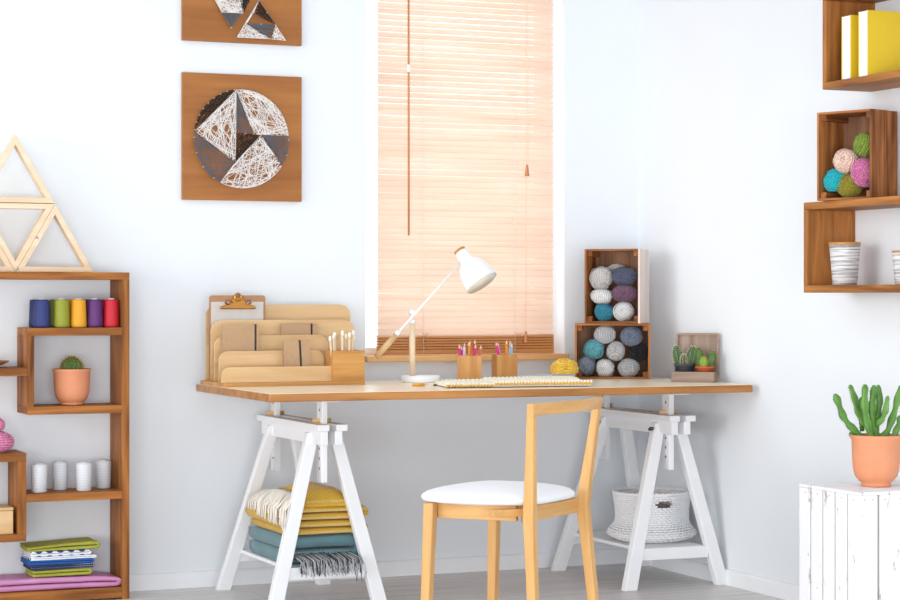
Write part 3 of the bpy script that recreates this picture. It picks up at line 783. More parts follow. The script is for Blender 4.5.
# ------------------------------------------------------------------ knitted basket
def basket():
    t = thing('knitted_basket', 'white knitted cord basket with a handle slot on the right trestle shelf', 'basket', (-0.184, -0.450, 0.1504), R(-23))
    m = MB(); rows = 22; st = 46; per = 5; n = st*per
    def rad(z):
        u = z/0.19
        return 0.137 + 0.031*math.exp(-((u-0.14)/0.15)**2) + 0.010*math.exp(-((u-0.98)/0.25)**2) - (0.028*max(0, 0.10-u)/0.10) 
    ringpts = []
    sec = 6; vs = []; idx = {}
    for i in range(rows):
        z = 0.006 + 0.174*i/(rows-1); R0 = rad(z)
        th0 = (i % 2)*math.pi/st
        hole = 16 <= i <= 18
        for k in range(n):
            a = 2*math.pi*k/n; bulge = abs(math.cos(st*a/2 + (i % 2)*math.pi/2))
            wob = 1 + 0.02*math.sin(3*a+1) + 0.014*math.sin(5*a+z*20)
            for q_ in range(sec):
                b = 2*math.pi*q_/sec; rr_ = 0.0020 + 0.0045*bulge; rr2 = 0.0026 + 0.0028*bulge
                vs.append(((R0*wob + rr_*math.cos(b))*math.cos(a), (R0*wob + rr_*math.cos(b))*math.sin(a), z + rr2*math.sin(b)))
        for k in range(n):
            k2 = (k+1) % n; a = math.degrees(2*math.pi*(k+0.5)/n) - 270
            a = (a + 180) % 360 - 180
            # handle slots facing the viewer and at the rear
            half = {16: 12, 17: 15, 18: 11}.get(i, 0)
            if hole and (abs(a-16) < half or abs(abs(a-16)-180) < half): continue
            for q_ in range(sec):
                q2_ = (q_+1) % sec; o = i*n*sec
                m.f.append((o+k*sec+q_, o+k*sec+q2_, o+k2*sec+q2_, o+k2*sec+q_)); m.sm.append(True)
    m.v = vs
    o = m.build('body', M['knit_white'], t, fix=False)
    # braided rim
    m = MB(); m.tube([((0.147*(1+0.02*math.sin(3*a+1)))*math.cos(a), (0.147*(1+0.02*math.sin(3*a+1)))*math.sin(a), 0.184+0.002*math.sin(40*a)) for a in [2*math.pi*k/160 for k in range(160)]], 0.0055, 8, closed=True)
    m.build('rim', M['knit_white'], t)
    MB().lathe([(0,0.002),(0.13,0.002),(0.13,0.008),(0,0.008)], 40).build('bottom', M['knit_white'], t)
    MB().lathe([(0,0.012),(0.112,0.012),(0.118,0.03),(0.116,0.1),(0.09,0.128),(0.04,0.14),(0,0.142)], 30, rad=lambda a, z: 1+0.04*math.sin(4*a+z*30)).build('stored_wool', colour('taupe_wool', (150, 132, 122), rough=0.95, var=0.2, nscale=50, bump=0.6), t)
basket()

# ------------------------------------------------------------------ chair
ch = thing('dining_chair', 'light oak chair with a round-edged white padded seat in front of the desk', 'chair', (-1.313, -1.609, 0), R(38.8))
C_ = CHAIR
def back_leg(pts, w, d):
    m = MB(); vs = []; n = len(pts)
    for k, c in enumerate(pts):
        ww = w[k]; dd = d[k]
        for i, j in ((-1,-1),(1,-1),(1,1),(-1,1)): vs.append((c[0]+i*ww/2, c[1]+j*dd/2, c[2]))
    fs = [(0,3,2,1), tuple(4*(n-1)+i for i in range(4))]
    for k in range(n-1):
        for a in range(4): b = (a+1) % 4; fs.append((4*k+a, 4*k+b, 4*k+4+b, 4*k+4+a))
    return m.add(vs, fs)
FL = (-0.204, 0.174); FR = (0.207, 0.158)
leg((FL[0]-0.008, FL[1]+0.016, 0), (FL[0], FL[1], 0.452), 0.028, 0.028, 0.035, 0.035).build('leg', C_['z'], ch, bev=0.004)
leg((FR[0]-0.004, FR[1]+0.010, 0), (FR[0]-0.006, FR[1], 0.452), 0.028, 0.028, 0.035, 0.035).build('leg', C_['z'], ch, bev=0.004)
back_leg([(-0.196,-0.180,0), (-0.204,-0.172,0.30), (-0.206,-0.168,0.42), (-0.224,-0.180,0.60), (-0.246,-0.194,0.769)], [0.027,0.031,0.033,0.028,0.025], [0.028,0.032,0.036,0.028,0.023]).build('leg', C_['z'], ch, bev=0.004)
back_leg([(0.203,-0.206,0), (0.186,-0.182,0.28), (0.178,-0.168,0.43), (0.206,-0.182,0.60), (0.224,-0.200,0.769)], [0.027,0.031,0.035,0.029,0.025], [0.028,0.033,0.038,0.029,0.023]).build('leg', C_['z'], ch, bev=0.004)
# aprons
MB().bar((-0.180, 0.158, 0.427), (-0.155, -0.100, 0.427), 0.046, 0.020, (0,0,1)).build('apron', C_['y'], ch, bev=0.002)
MB().bar((-0.155, -0.130, 0.427), (0.166, -0.150, 0.427), 0.046, 0.020, (0,0,1)).build('apron', C_['x'], ch, bev=0.002)
MB().bar((0.166, 0.155, 0.427), (0.166, -0.145, 0.427), 0.046, 0.020, (0,0,1)).build('apron', C_['y'], ch, bev=0.002)
MB().bar((-0.180, 0.165, 0.427), (0.166, 0.165, 0.427), 0.046, 0.020, (0,0,1)).build('apron', C_['x'], ch, bev=0.002)
m = MB(); m.prism([(-0.19, 0.36), (-0.19, 0.43), (-0.10, 0.43), (-0.10, 0.392), (-0.135, 0.380)], -0.150, -0.122, 'x')
MB().bar((-0.194, -0.158, 0.424), (-0.130, -0.118, 0.424), 0.05, 0.030, (0,0,1)).build('corner_bracket', C_['x'], ch, bev=0.002)
MB().bar((-0.235, -0.050, 0.4325), (-0.150, -0.122, 0.4325), 0.022, 0.030, (0,0,1)).build('corner_bracket', C_['x'], ch, bev=0.002)
# curved top rail
pts = []; m = MB(); n = 16; vs = []
for i in range(n+1):
    u = i/n; x = -0.248 + 0.474*u; y = -0.194 - 0.006*u - 0.030*math.sin(math.pi*u)
    z0_, z1_ = 0.733, 0.769 + (0.0 if i not in (0, n) else 0)
    for (dy, zz) in ((-0.010, z0_), (0.010, z0_), (0.006, z1_), (-0.014, z1_)): vs.append((x, y+dy, zz))
fs = [(0,1,2,3), tuple(4*n+k for k in (3,2,1,0))]
for i in range(n):
    for a in range(4): b = (a+1) % 4; fs.append((4*i+a, 4*i+4+a, 4*i+4+b, 4*i+b))
m.add(vs, fs, False); m.build('top_rail', C_['x'], ch, bev=0.0025)
# cushion
def cushion():
    m = MB(); n = 64; vs = []
    prof = [(0.0, 0.0), (0.86, 0.0), (0.97, 0.006), (1.0, 0.016), (0.985, 0.026), (0.93, 0.036), (0.82, 0.044), (0.65, 0.051), (0.45, 0.056), (0.22, 0.0585), (0.0, 0.059)]
    for (r, z) in prof:
        for k in range(n):
            t = 2*math.pi*k/n; c, s_ = math.cos(t), math.sin(t)
            e = 2/3.5
            x = 0.238*abs(c)**e*(1 if c > 0 else -1); y = 0.212*abs(s_)**e*(1 if s_ > 0 else -1)
            if y < 0: x *= 1 + 0.28*y/0.205*0.55
            vs.append((x*r - 0.012, y*r + 0.030, 0.4523 + z*0.86))
    fs = []
    for i in range(len(prof)-1):
        for k in range(n): k2 = (k+1) % n; fs.append((i*n+k, i*n+k2, (i+1)*n+k2, (i+1)*n+k))
    m.add(vs, fs, True); m.build('seat_cushion', M['seat'], ch)
cushion()

# ------------------------------------------------------------------ desk organiser
OX, OY = -1.62, -0.28
og = thing('desk_organizer', 'stepped birch plywood letter organizer with a square cup at its right end', 'desk organizer', (OX+0.018, OY+0.045, DZ+0.0003))
def rpanel(x0, x1, z0, z1, y, r=0.04, th=0.006):
    pts = [(x0, z0), (x1, z0)] + arcpts(x1-r, z1-r, r, 0, 90, 8) + arcpts(x0+r, z1-r, r, 90, 180, 8)
    return MB().prism(pts, y-th/2, y+th/2, 'y')
og.scale = (1.028, 1, 1)
b = BIRCH['x']
XL = -1.868-OX
for nm, x0, x1, zt, y in (('back_panel', -1.872, -1.318, 1.057, -0.142), ('divider_panel', -1.872, -1.325, 1.001, -0.205), ('divider_panel', -1.876, -1.445, 0.946, -0.265), ('divider_panel', -1.880, -1.488, 0.890, -0.335)):
    rpanel(x0-OX, x1-OX, 0.013, zt-DZ, y-OY, 0.042 if zt > 0.9 else 0.035).build(nm, b, og, bev=0.001)
pts = [(-1.893-OX, 0.013), (-1.472-OX, 0.013), (-1.472-OX, 0.834-DZ)] + arcpts(-1.893-OX+0.03, 0.834-DZ-0.03, 0.03, 90, 180, 8)
MB().prism(pts, -0.415-OY, -0.409-OY, 'y').build('front_panel', b, og, bev=0.001)
box(-1.890-OX, -1.366-OX, -0.435-OY, -0.135-OY, 0.0, 0.0128).build('base', BAMBOO['x'], og, bev=0.0015)
cup = MB(); cx0, cx1, cy0, cy1, cz1 = -1.487-OX, -1.367-OX, -0.433-OY, -0.345-OY, 0.890-DZ; tt = 0.006
cup.box(cx0, cx1, cy0, cy0+tt, 0.013, cz1); cup.box(cx0, cx1, cy1-tt, cy1, 0.013, cz1); cup.box(cx0, cx0+tt, cy0+tt, cy1-tt, 0.013, cz1); cup.box(cx1-tt, cx1, cy0+tt, cy1-tt, 0.013, cz1)
cup.build('cup', BAMBOO['x'], og, bev=0.001)
# clipboard
cb_ = thing('clipboard', 'brown hardboard clipboard with grey paper and brass clip at the back of the organizer', 'clipboard', (-1.752, -0.139, DZ+0.0145))
MB().prism([(-0.108,0),(0.108,0)] + arcpts(0.098,0.303,0.01,0,90,4) + arcpts(-0.098,0.303,0.01,90,180,4), -0.0015, 0.0015, 'y').build('board', M['clipboard'], cb_)
box(-0.102, 0.100, -0.0032, -0.0018, 0.02, 0.289).build('paper', M['paper'], cb_)
cz_ = -0.010
m = MB(); m.prism([(a_, b_+cz_) for a_, b_ in [(-0.07,0.272),(0.07,0.272),(0.067,0.282),(0.045,0.289),(0.03,0.292),(0.020,0.315),(-0.020,0.315),(-0.03,0.292),(-0.045,0.289),(-0.067,0.282)]], -0.012, -0.0034, 'y')
m.build('clip', M['gold'], cb_, bev=0.003)
m = MB(); m.tube([(0.0125*math.cos(a), -0.010, 0.306+0.0125*math.sin(a)) for a in [2*math.pi*k/20 for k in range(20)]], 0.0042, 8, closed=True)
for sx in (-1, 1): m.tube([(sx*0.02, -0.010, 0.286), (sx*0.045, -0.013, 0.294), (sx*0.050, -0.010, 0.286), (sx*0.035, -0.010, 0.278)], 0.003, 6)
m.build('clip_handle', M['gold'], cb_)
# notebooks
def notebook(label, loc, w, h, tilt=0.0, band=0.88, rot=0.0):
    n = thing('notebook', label, 'notebook', loc); n.rotation_euler = (0, tilt, rot)
    m = MB(); m.box(-w/2, w/2, -0.006, -0.005, 0, h); m.box(-w/2, w/2, 0.005, 0.006, 0, h); m.box(-w/2, -w/2+0.001, -0.005, 0.005, 0, h); m.build('cover', M['kraft'], n)
    box(-w/2+0.001, w/2-0.002, -0.0048, 0.0048, 0.002, h-0.002).build('pages', M['book_pages'], n)
    x = -w/2 + w*band
    m = MB(); m.box(x-0.0035, x+0.0035, -0.0068, -0.0061, -0.0005, h+0.0008); m.box(x-0.0035, x+0.0035, -0.0068, 0.0065, h+0.0002, h+0.001); m.build('elastic_band', M['black'], n)
notebook('large kraft notebook with black band at the left of the organizer', (-1.777, -0.255, DZ+0.016), 0.138, 0.205, band=0.91)
notebook('kraft notebook with black band lying low in the organizer, right of the large one', (-1.528, -0.190, DZ+0.016), 0.142, 0.205, band=0.83)
notebook('small tilted kraft notebook with black band in the organizer front slot', (-1.579, -0.327, DZ+0.022), 0.098, 0.140, tilt=R(-3), band=0.62)
for i in range(9):
    x = -1.452 + 0.0095*i + rnd.uniform(-.002, .002); y = -0.366 + 0.014*(i % 3); lx = (i-4.0)*0.0032 + (0.004 if i % 2 else -0.003)
    st_ = thing('cotton_stick', f'white-tipped wooden stick in the organizer cup', 'stick', (x, y, DZ+0.0145), 0, 'white-tipped sticks in the organizer cup')
    zt = 0.148 + 0.02*((i*5) % 4)/3
    MB().tube([(0,0,0), (lx, 0, zt)], 0.0042, 8).build('stick', PALE['z'], st_); 
    m = MB(); m.ball((lx*1.03, 0, zt+0.006), 0.0058, 0.0058, 0.011, 12, 8); m.build('cotton_tip', M['white_fringe'], st_)

# ------------------------------------------------------------------ desk lamp
lp = thing('desk_lamp', 'white desk lamp with wooden stem and tilted bell shade', 'lamp', (-1.078, -0.285, DZ+0.0003))
L0 = Vector((-1.078, 0, DZ))
MB().lathe([(0,0),(0.071,0),(0.074,0.003),(0.074,0.021),(0.071,0.025),(0,0.026)], 48).build('base', M['white_enamel'], lp)
xs = -1.112+1.078
MB().tube([(xs,0,0.026), (xs,0,0.222)], 0.0115, 18).build('stem', PALE['z'], lp)
m = MB(); m.tube([(xs,0,0.222), (xs,0,0.236)], 0.0125, 18); m.tube([(xs,0,0.236), (xs,0,0.262)], 0.006, 12); m.tube([(xs,-0.016,0.262), (xs,0.016,0.262)], 0.0095, 14); m.build('joint', M['white_enamel'], lp)
P0 = Vector((-1.262+1.078, -0.014, 0.862-DZ)); P1 = Vector((-0.915+1.078, -0.014, 1.222-DZ)); dd = (P1-P0)
PW = P0 + dd*0.225
MB().tube([P0, PW], 0.0115, 16).build('handle', BIRCH['z'], lp)
m = MB(); m.tube([PW, PW+dd*0.04], 0.0095, 14); m.tube([PW, P1], 0.004, 10); m.build('arm', M['white_enamel'], lp)
ax = Vector((16.8, -20.1, -34.1)).normalized(); top = Vector((-0.925+1.078, -0.014, 1.263-DZ))
rot = Vector((0,0,1)).rotation_difference(ax).to_matrix().to_4x4()
rot.translation = top
m = MB(); out_ = [(0.0225,0.008),(0.026,0.012),(0.0265,0.050),(0.030,0.056),(0.044,0.068),(0.055,0.088),(0.062,0.115),(0.0655,0.150),(0.066,0.158)]
m.lathe([(0,0.008)] + out_ + [(r-0.002, z) for r, z in reversed(out_[3:])], 40, M4=rot); m.build('shade', M['white_enamel'], lp)
m = MB(); m.lathe([(r-0.0030, z) for r, z in out_[3:]], 40, M4=rot); m.build('shade_lining', M['white_inner'], lp)
MB().lathe([(0,-0.002),(0.022,-0.002),(0.0235,0.0),(0.0235,0.0075),(0,0.0078)], 28, M4=rot).build('shade_cap', BAMBOO['x'], lp)
MB().lathe([(0.0,0.06),(0.014,0.062),(0.014,0.075),(0.026,0.10),(0.027,0.12),(0.018,0.138),(0,0.143)], 24, M4=rot).build('bulb', M['white_inner'], lp)

# ------------------------------------------------------------------ pencil pots
def pencil_pot(label, x, y, rot, a=0.0465):
    p = thing('pencil_pot', label, 'pencil pot', (x, y, DZ+0.0003), rot)
    m = MB(); h = 0.099; t = 0.006
    m.box(-a, a, -a, -a+t, 0, h); m.box(-a, a, a-t, a, 0, h); m.box(-a, -a+t, -a+t, a-t, 0, h); m.box(a-t, a, -a+t, a-t, 0, h); m.box(-a+t, a-t, -a+t, a-t, 0, 0.006)
    m.build('box', BAMBOO['z'], p, bev=0.0015)
    return p
pencil_pot('square bamboo pencil pot full of coloured pencils, nearer the lamp', -0.868, -0.262, R(-23))
pencil_pot('square bamboo pot with fewer pencils, right of the fuller pot', -0.704, -0.225, R(-10), 0.041)
def pencil(label, base, tip, rgb, nm, grp):
    p = thing('pencil', label, 'pencil', base, 0, grp)
    b0 = Vector((0,0,0)); t0 = Vector(tip)-Vector(base); d = t0.normalized(); L = t0.length
    MB().tube([b0, d*(L-0.018)], 0.0055, 6).build('barrel', colour(nm, rgb, rough=0.4), p)
    MB().tube([d*(L-0.018), d*(L-0.004)], [0.0053, 0.0014], 6).build('sharpened_wood', PALE['z'], p)
    MB().tube([d*(L-0.0042), d*L], [0.0014, 0.0003], 6).build('tip', colour(nm, rgb), p)
Z0 = DZ+0.007
pp = [(-30,0,-38,.125,'magenta',(224,36,140)), (-18,12,-12,.128,'white',(238,236,236)), (-8,-12,-5,.135,'orange',(240,140,40)), (0,10,8,.138,'olive green',(150,160,60)), (4,-20,14,.125,'deep pink',(226,40,130)), (14,0,22,.142,'red',(214,46,60)), (18,14,30,.130,'tan',(206,150,90)), (24,-10,40,.122,'coral',(230,110,90)), (-12,20,-20,.118,'fuchsia',(206,40,160)), (8,24,10,.132,'crimson',(196,30,64))]
for dx, dy, tx, zt, nm, rgb in pp:
    pencil(f'{nm} pencil in the fuller bamboo pot', (-0.868+dx*0.001, -0.262+dy*0.001, Z0), (-0.868+tx*0.0011, -0.262+dy*0.0013, DZ+zt+0.019), rgb, 'pencil_'+nm.replace(' ', '_'), 'pencils in the fuller pot')
pp = [(-14,0,-40,.132,'magenta',(224,36,140)), (-8,14,-24,.128,'light pink',(236,150,170)), (0,-10,0,.138,'orange',(240,160,60)), (10,8,10,.130,'white',(236,238,240)), (14,-12,22,.126,'light blue',(150,190,220)), (18,12,28,.134,'pale grey',(200,206,212))]
for dx, dy, tx, zt, nm, rgb in pp:
    pencil(f'{nm} pencil in the right, less filled bamboo pot', (-0.700+dx*0.001, -0.225+dy*0.001, Z0), (-0.700+tx*0.001, -0.225+dy*0.0012, DZ+zt+0.019), rgb, 'pencil_'+nm.replace(' ', '_'), 'pencils in the right pot')
# small things by the lamp
pe = thing('pencil', 'short orange pencil lying on the desk in front of the lamp', 'pencil', (-1.212, -0.62, DZ+0.0062), R(8))
MB().tube([(-0.035,0,0),(0.012,0,0)], 0.0055, 6).build('barrel', colour('pencil_lying', (240,168,40), rough=0.4), pe); MB().tube([(0.012,0,0),(0.026,0,0)], [0.0053, 0.001], 6).build('sharpened_wood', PALE['x'], pe)
o = MB().lathe([(0,0),(0.007,0),(0.0085,0.003),(0.004,0.006),(0,0.0065)], 14).build('push_pin', M['black_plastic'], loc=(-1.150, -0.60, DZ+0.0003)); tag(o, 'tiny dark pin head on the desk beside the short orange pencil', 'pin')

# ------------------------------------------------------------------ chunky knitting on the desk
KA, KB, KC, KD = Vector((-1.19,-0.79,0)), Vector((-0.655,-0.865,0)), Vector((-0.46,-0.36,0)), Vector((-1.09,-0.44,0))
def kpt(u, v):
    p = (KA*(1-u)+KB*u)*(1-v) + (KD*(1-u)+KC*u)*v
    return p
kn = thing('knitted_throw', 'cream chunky knitted piece with yellow edge lying on the desk', 'knitting', (-0.83, -0.61, DZ+0.0003))
K0 = Vector((-0.83, -0.61, 0))
def ktop(u, v):
    p = kpt(u, v) - K0; e = min(1, 14*u, 14*(1-u), 14*v, 14*(1-v))
    st = abs(math.sin(u*34*math.pi))*abs(math.sin(v*22*math.pi))
    hump = 0.008 + 0.009*max(0, noise.noise(Vector((p.x*5, p.y*5, 1))))+ 0.007*(1 if u > 0.32 else 0.2)
    return (p.x + 0.006*math.sin(v*9), p.y + 0.004*math.sin(u*11), (0.003 + (hump + 0.005*st)*e**0.5))
m = MB(); m.grid(ktop, 170, 110); m.grid(lambda u, v: (ktop(u, v)[0], ktop(u, v)[1], 0.0), 170, 110)
m.build('knit', M['cream_knit'], kn, fix=False)
for j, (mk, nm) in enumerate((('yellow_knit', 'edge_stitches'), ('cream_knit', 'edge_stitches'))):
    m = MB()
    for i in range(46):
        u = (i+0.5)/46; p = ktop(u, 0); b = Vector((p[0], p[1], 0.010 + (0.006 if u > 0.32 else 0)))
        if j == 0: m.ball((b.x, b.y-0.004, b.z-0.003), 0.0046, 0.006, 0.0052, 8, 6)
        else: m.ball((b.x+0.005, b.y-0.002, b.z+0.003), 0.0052, 0.007, 0.0055, 8, 6)
    m.build(nm, M[mk], kn, fix=False)
o = MB().tube([(-0.095,0.02,0.0), (0.095,-0.02,0.0)], [0.0026,0.0034], 10).build('knitting_needle', colour('grey_needle', (168,170,178), rough=0.35), loc=(-0.70, -0.62, DZ+0.033)); tag(o, 'grey knitting needle lying on the cream knitting', 'knitting needle')

# ------------------------------------------------------------------ yarn balls
def yarn_mat(name, rgb):
    m, nt, b = base_mat(name)
    tc = nt.nodes.new('ShaderNodeTexCoord'); oi = nt.nodes.new('ShaderNodeObjectInfo')
    vr = nt.nodes.new('ShaderNodeVectorRotate'); vr.rotation_type = 'EULER_XYZ'
    sc = nt.nodes.new('ShaderNodeVectorMath'); sc.operation = 'SCALE'; sc.inputs[0].default_value = (5, 9, 13)
    nt.links.new(oi.outputs['Random'], sc.inputs['Scale']); nt.links.new(sc.outputs[0], vr.inputs['Rotation']); nt.links.new(tc.outputs['Object'], vr.inputs['Vector'])
    w = nt.nodes.new('ShaderNodeTexWave'); w.inputs['Scale'].default_value = 42; w.inputs['Distortion'].default_value = 5; w.inputs['Detail'].default_value = 2; w.inputs['Detail Scale'].default_value = 0.6
    nt.links.new(vr.outputs[0], w.inputs['Vector'])
    c = lin(rgb); r = nt.nodes.new('ShaderNodeValToRGB')
    r.color_ramp.elements[0].position = 0.0; r.color_ramp.elements[1].position = 0.45
    r.color_ramp.elements[0].color = (c[0]*.62, c[1]*.62, c[2]*.62, 1); r.color_ramp.elements[1].color = c
    nt.links.new(w.outputs['Fac'], r.inputs['Fac']); nt.links.new(r.outputs['Color'], b.inputs['Base Color'])
    b.inputs['Roughness'].default_value = 0.95; b.inputs['Sheen Weight'].default_value = 0.15; b.inputs['Specular IOR Level'].default_value = 0.1
    bp = nt.nodes.new('ShaderNodeBump'); bp.inputs['Strength'].default_value = 0.6; bp.inputs['Distance'].default_value = 0.002
    nt.links.new(w.outputs['Fac'], bp.inputs['Height']); nt.links.new(bp.outputs['Normal'], b.inputs['Normal'])
    return m
def yarn(loc, rx, ry, rz, rgb, nm, label, group, seed, rot=None, tail=False):
    rr = random.Random(seed*13+1); m = MB()
    hole = Vector((rr.uniform(-.35,.35), -1, rr.uniform(-.35,.3))).normalized()
    def dent(d):
        c = max(-1.0, min(1.0, d.normalized().dot(hole))); a = math.acos(c)
        return 1 - 0.55*math.exp(-(a/0.24)**2)
    m.ball((0,0,0), rx*0.93, ry*0.93, rz*0.93, 36, 24, fn=dent)
    for bnd in range(6):
        axv = Vector((rr.uniform(-1,1), rr.uniform(-.6,.6), rr.uniform(-1,1))).normalized()
        a = axv.orthogonal().normalized(); b = axv.cross(a); cnt = 6 if bnd < 4 else 3
        lo = rr.uniform(-0.75, -0.2); hi = lo + (1.05 if bnd < 4 else 0.5); off = 0.92 + 0.022*bnd
        for j in range(cnt):
            t = lo + (hi-lo)*j/cnt + rr.uniform(-.03,.03); rad = math.sqrt(max(0.02, 1-t*t))
            n = 28; ph = rr.uniform(0, 6.28); pts = []
            for k in range(n):
                an = 2*math.pi*k/n; d = (axv*t + (a*math.cos(an) + b*math.sin(an))*rad)
                d *= off*(1+0.012*math.sin(3*an+ph))*(0.4+0.6*dent(d))
                pts.append((d.x*rx, d.y*ry, d.z*rz))
            m.tube(pts, 0.0025, 5, closed=True)
    if tail:
        m.tube([(rx*0.2, -ry*0.95, rz*0.2), (rx*0.5, -ry*1.05, -rz*0.1), (rx*0.75, -ry*1.0, -rz*0.35), (rx*0.95, -ry*0.8, -rz*0.5)], 0.0018, 5)
    o = m.build('yarn_ball', yarn_mat('yarn_'+nm, rgb), loc=loc, fix=False)
    if rot: o.rotation_euler.z = rot
    return tag(o, label, 'yarn ball', group)
yarn((-0.478, -0.290, DZ+0.042), 0.055, 0.050, 0.0415, (255,214,92), 'yellow', 'bright yellow yarn ball behind the cream knitting', None, 40)

# ------------------------------------------------------------------ crates
def crate(label, loc, rot, w, h, d, group='brown wooden yarn crates', th=0.008, side_mat=None):
    c = thing('wooden_crate', label, 'crate', loc, rot, group)
    # local: front opening at y=0, back at y=d
    def slats(nm, n, axis, mat):
        m = MB()
        gap = 0.003; seg = (d - gap*(n-1))/n
        for i in range(n):
            y0 = i*(seg+gap); y1 = y0+seg
            if nm == 'l': m.box(-w/2, -w/2+th, y0, y1, 0, h)
            if nm == 'r': m.box(w/2-th, w/2, y0, y1, 0, h)
            if nm == 't': m.box(-w/2+th+0.0002, w/2-th-0.0002, y0, y1, h-th, h)
            if nm == 'b': m.box(-w/2+th+0.0002, w/2-th-0.0002, y0, y1, 0, th)
        return m
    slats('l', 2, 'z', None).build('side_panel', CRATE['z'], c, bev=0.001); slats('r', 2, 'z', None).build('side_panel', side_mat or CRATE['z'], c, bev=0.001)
    slats('t', 2, 'x', None).build('top_panel', CRATE['x'], c, bev=0.001); slats('b', 2, 'x', None).build('bottom_panel', CRATE['x'], c, bev=0.001)
    m = MB(); n = 4 if w > 0.25 else 3; seg = (w-2*th-0.0006*(n-1)-0.0006)/n
    for i in range(n): x = -w/2+th+0.0003+i*(seg+0.0006); m.box(x, x+seg, d-th, d-0.0004, th+0.0003, h-th-0.0003)
    m.build('back_panel', CRATED['z'], c, bev=0.001)
    s_ = 0.020
    for sx in (-1, 1):
        for zz in (th+0.0002, h-th-s_-0.0002):
            x0 = -w/2+th+0.0002 if sx < 0 else w/2-th-s_-0.0002
            box(x0, x0+s_, 0.012, d-th-0.0005, zz, zz+s_).build('corner_block', CRATE['y'], c, bev=0.001)
    return c
def local(loc, rot, x, y, z): return (loc[0]+x*math.cos(rot)-y*math.sin(rot), loc[1]+x*math.sin(rot)+y*math.cos(rot), loc[2]+z)

LC = (-0.2735, -0.300, DZ+0.0003); LR = R(-28)
crate('lower brown wooden crate lying on its side on the desk, holding eight yarn balls', LC, LR, 0.294, 0.217, 0.15)
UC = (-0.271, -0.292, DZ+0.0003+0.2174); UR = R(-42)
crate('upper brown wooden crate standing upright on top of the other crate on the desk', UC, UR, 0.224, 0.292, 0.15, side_mat=wood('glare_pale_pine', (240, 228, 222), (214, 194, 184), axis='z', rough=0.6))  # right side panel coloured paler to stand in for strong glare on it
low = [(-0.030,0.173,0.036,0.029,(198,196,200),'light_grey_a','light grey yarn ball at the top left of the lower desk crate'),
       (0.074,0.167,0.037,0.034,(122,132,152),'slate','slate blue yarn ball at the top right of the lower desk crate'),
       (-0.073,0.117,0.036,0.033,(104,172,184),'aqua','aqua blue yarn ball in the lower desk crate, below the top light grey one'),
       (0.013,0.108,0.031,0.032,(196,194,194),'silver','silver grey yarn ball in the centre of the lower desk crate'),
       (0.100,0.104,0.034,0.030,(34,32,36),'black','black yarn ball at the right side of the lower desk crate'),
       (-0.104,0.050,0.031,0.033,(138,146,162),'blue_grey','blue grey yarn ball in the bottom left corner of the lower desk crate'),
       (-0.029,0.040,0.032,0.031,(236,234,234),'white','white yarn ball at the bottom centre of the lower desk crate'),
       (0.063,0.041,0.036,0.031,(190,190,192),'grey_b','grey yarn ball at the bottom right of the lower desk crate')]
for i, (x, z, rx, rz, rgb, nm, lb) in enumerate(low):
    rx *= 1.16; rz *= 1.16
    yarn(local(LC, LR, x, 0.047 if nm != 'black' else 0.062, z), rx, 0.044, rz, rgb, nm, lb, 'yarn balls in the lower desk crate', i, LR)
yb = MB(); 
up = [(-0.055,0.178,0.043,0.045,(214,210,208),'pearl','pale grey yarn ball at the upper left of the upright desk crate',0.045),
      (0.036,0.184,0.050,0.036,(92,98,120),'indigo','dark slate yarn ball at the upper right of the upright desk crate',0.05),
      (-0.054,0.106,0.044,0.028,(240,239,238),'snow','white flattened yarn ball in the middle left of the upright desk crate',0.045),
      (0.036,0.117,0.048,0.032,(128,94,116),'plum','plum purple yarn ball in the middle right of the upright desk crate',0.045),
      (-0.044,0.044,0.036,0.033,(62,140,164),'teal','teal yarn ball at the bottom left of the upright desk crate',0.045),
      (0.036,0.047,0.038,0.036,(226,226,228),'off_white','off-white yarn ball at the bottom right of the upright desk crate',0.045)]
for i, (x, z, rx, rz, rgb, nm, lb, yy) in enumerate(up):
    rx *= 1.05; rz *= 1.06
    yarn(local(UC, UR, x, yy, z), rx, 0.040, rz, rgb, nm, lb, 'yarn balls in the upright desk crate', 10+i, UR)
yarn(local(UC, UR, -0.012, 0.108, 0.205), 0.042, 0.028, 0.030, (200,196,192), 'stone', 'stone grey yarn ball behind the others at the top of the upright crate', 'yarn balls in the upright desk crate', 21, UR)

# ------------------------------------------------------------------ little cactus box
CBL = (-0.138, -0.690, DZ+0.0003); CBR = R(-42)
cb2 = thing('cactus_box', 'small rustic grey wooden box with its lid raised, near the desk corner', 'box', CBL, CBR)
W2 = 0.082; D2 = 0.085
m = MB(); m.box(-W2, W2, 0, 0.007, 0, 0.039); m.box(-W2, W2, D2-0.007, D2, 0, 0.039); m.box(-W2, -W2+0.007, 0.007, D2-0.007, 0, 0.039); m.box(W2-0.007, W2, 0.007, D2-0.007, 0, 0.039); m.box(-W2+0.007, W2-0.007, 0.007, D2-0.007, 0.024, 0.030)
m.build('tray', RUSTIC['x'], cb2, bev=0.0015)
m = MB(); ld = 0.014; y0 = D2+0.0005; z0 = 0.012; z1 = 0.183
m.box(-W2, W2, y0+ld-0.005, y0+ld, z0, z1); m.build('lid_panel', RUSTIC['z'], cb2, bev=0.001)
m = MB(); fw = 0.007
m.box(-W2, -W2+fw, y0, y0+ld-0.0052, z0, z1); m.box(W2-fw, W2, y0, y0+ld-0.0052, z0, z1); m.box(-W2+fw, W2-fw, y0, y0+ld-0.0052, z1-fw, z1); m.box(-W2+fw, W2-fw, y0, y0+ld-0.0052, z0, z0+fw)
m.build('lid_frame', RUSTIC['x'], cb2, bev=0.001)
def small_cactus(label, px, mat, rows, name):
    t = thing('potted_cactus', label, 'potted plant', local(CBL, CBR, px, 0.040, 0.0304), CBR, 'small cacti in the rustic box')
    return t
t = small_cactus('three pale-spined cacti in a dark grey pot in the rustic box', -0.040, None, 0, '')
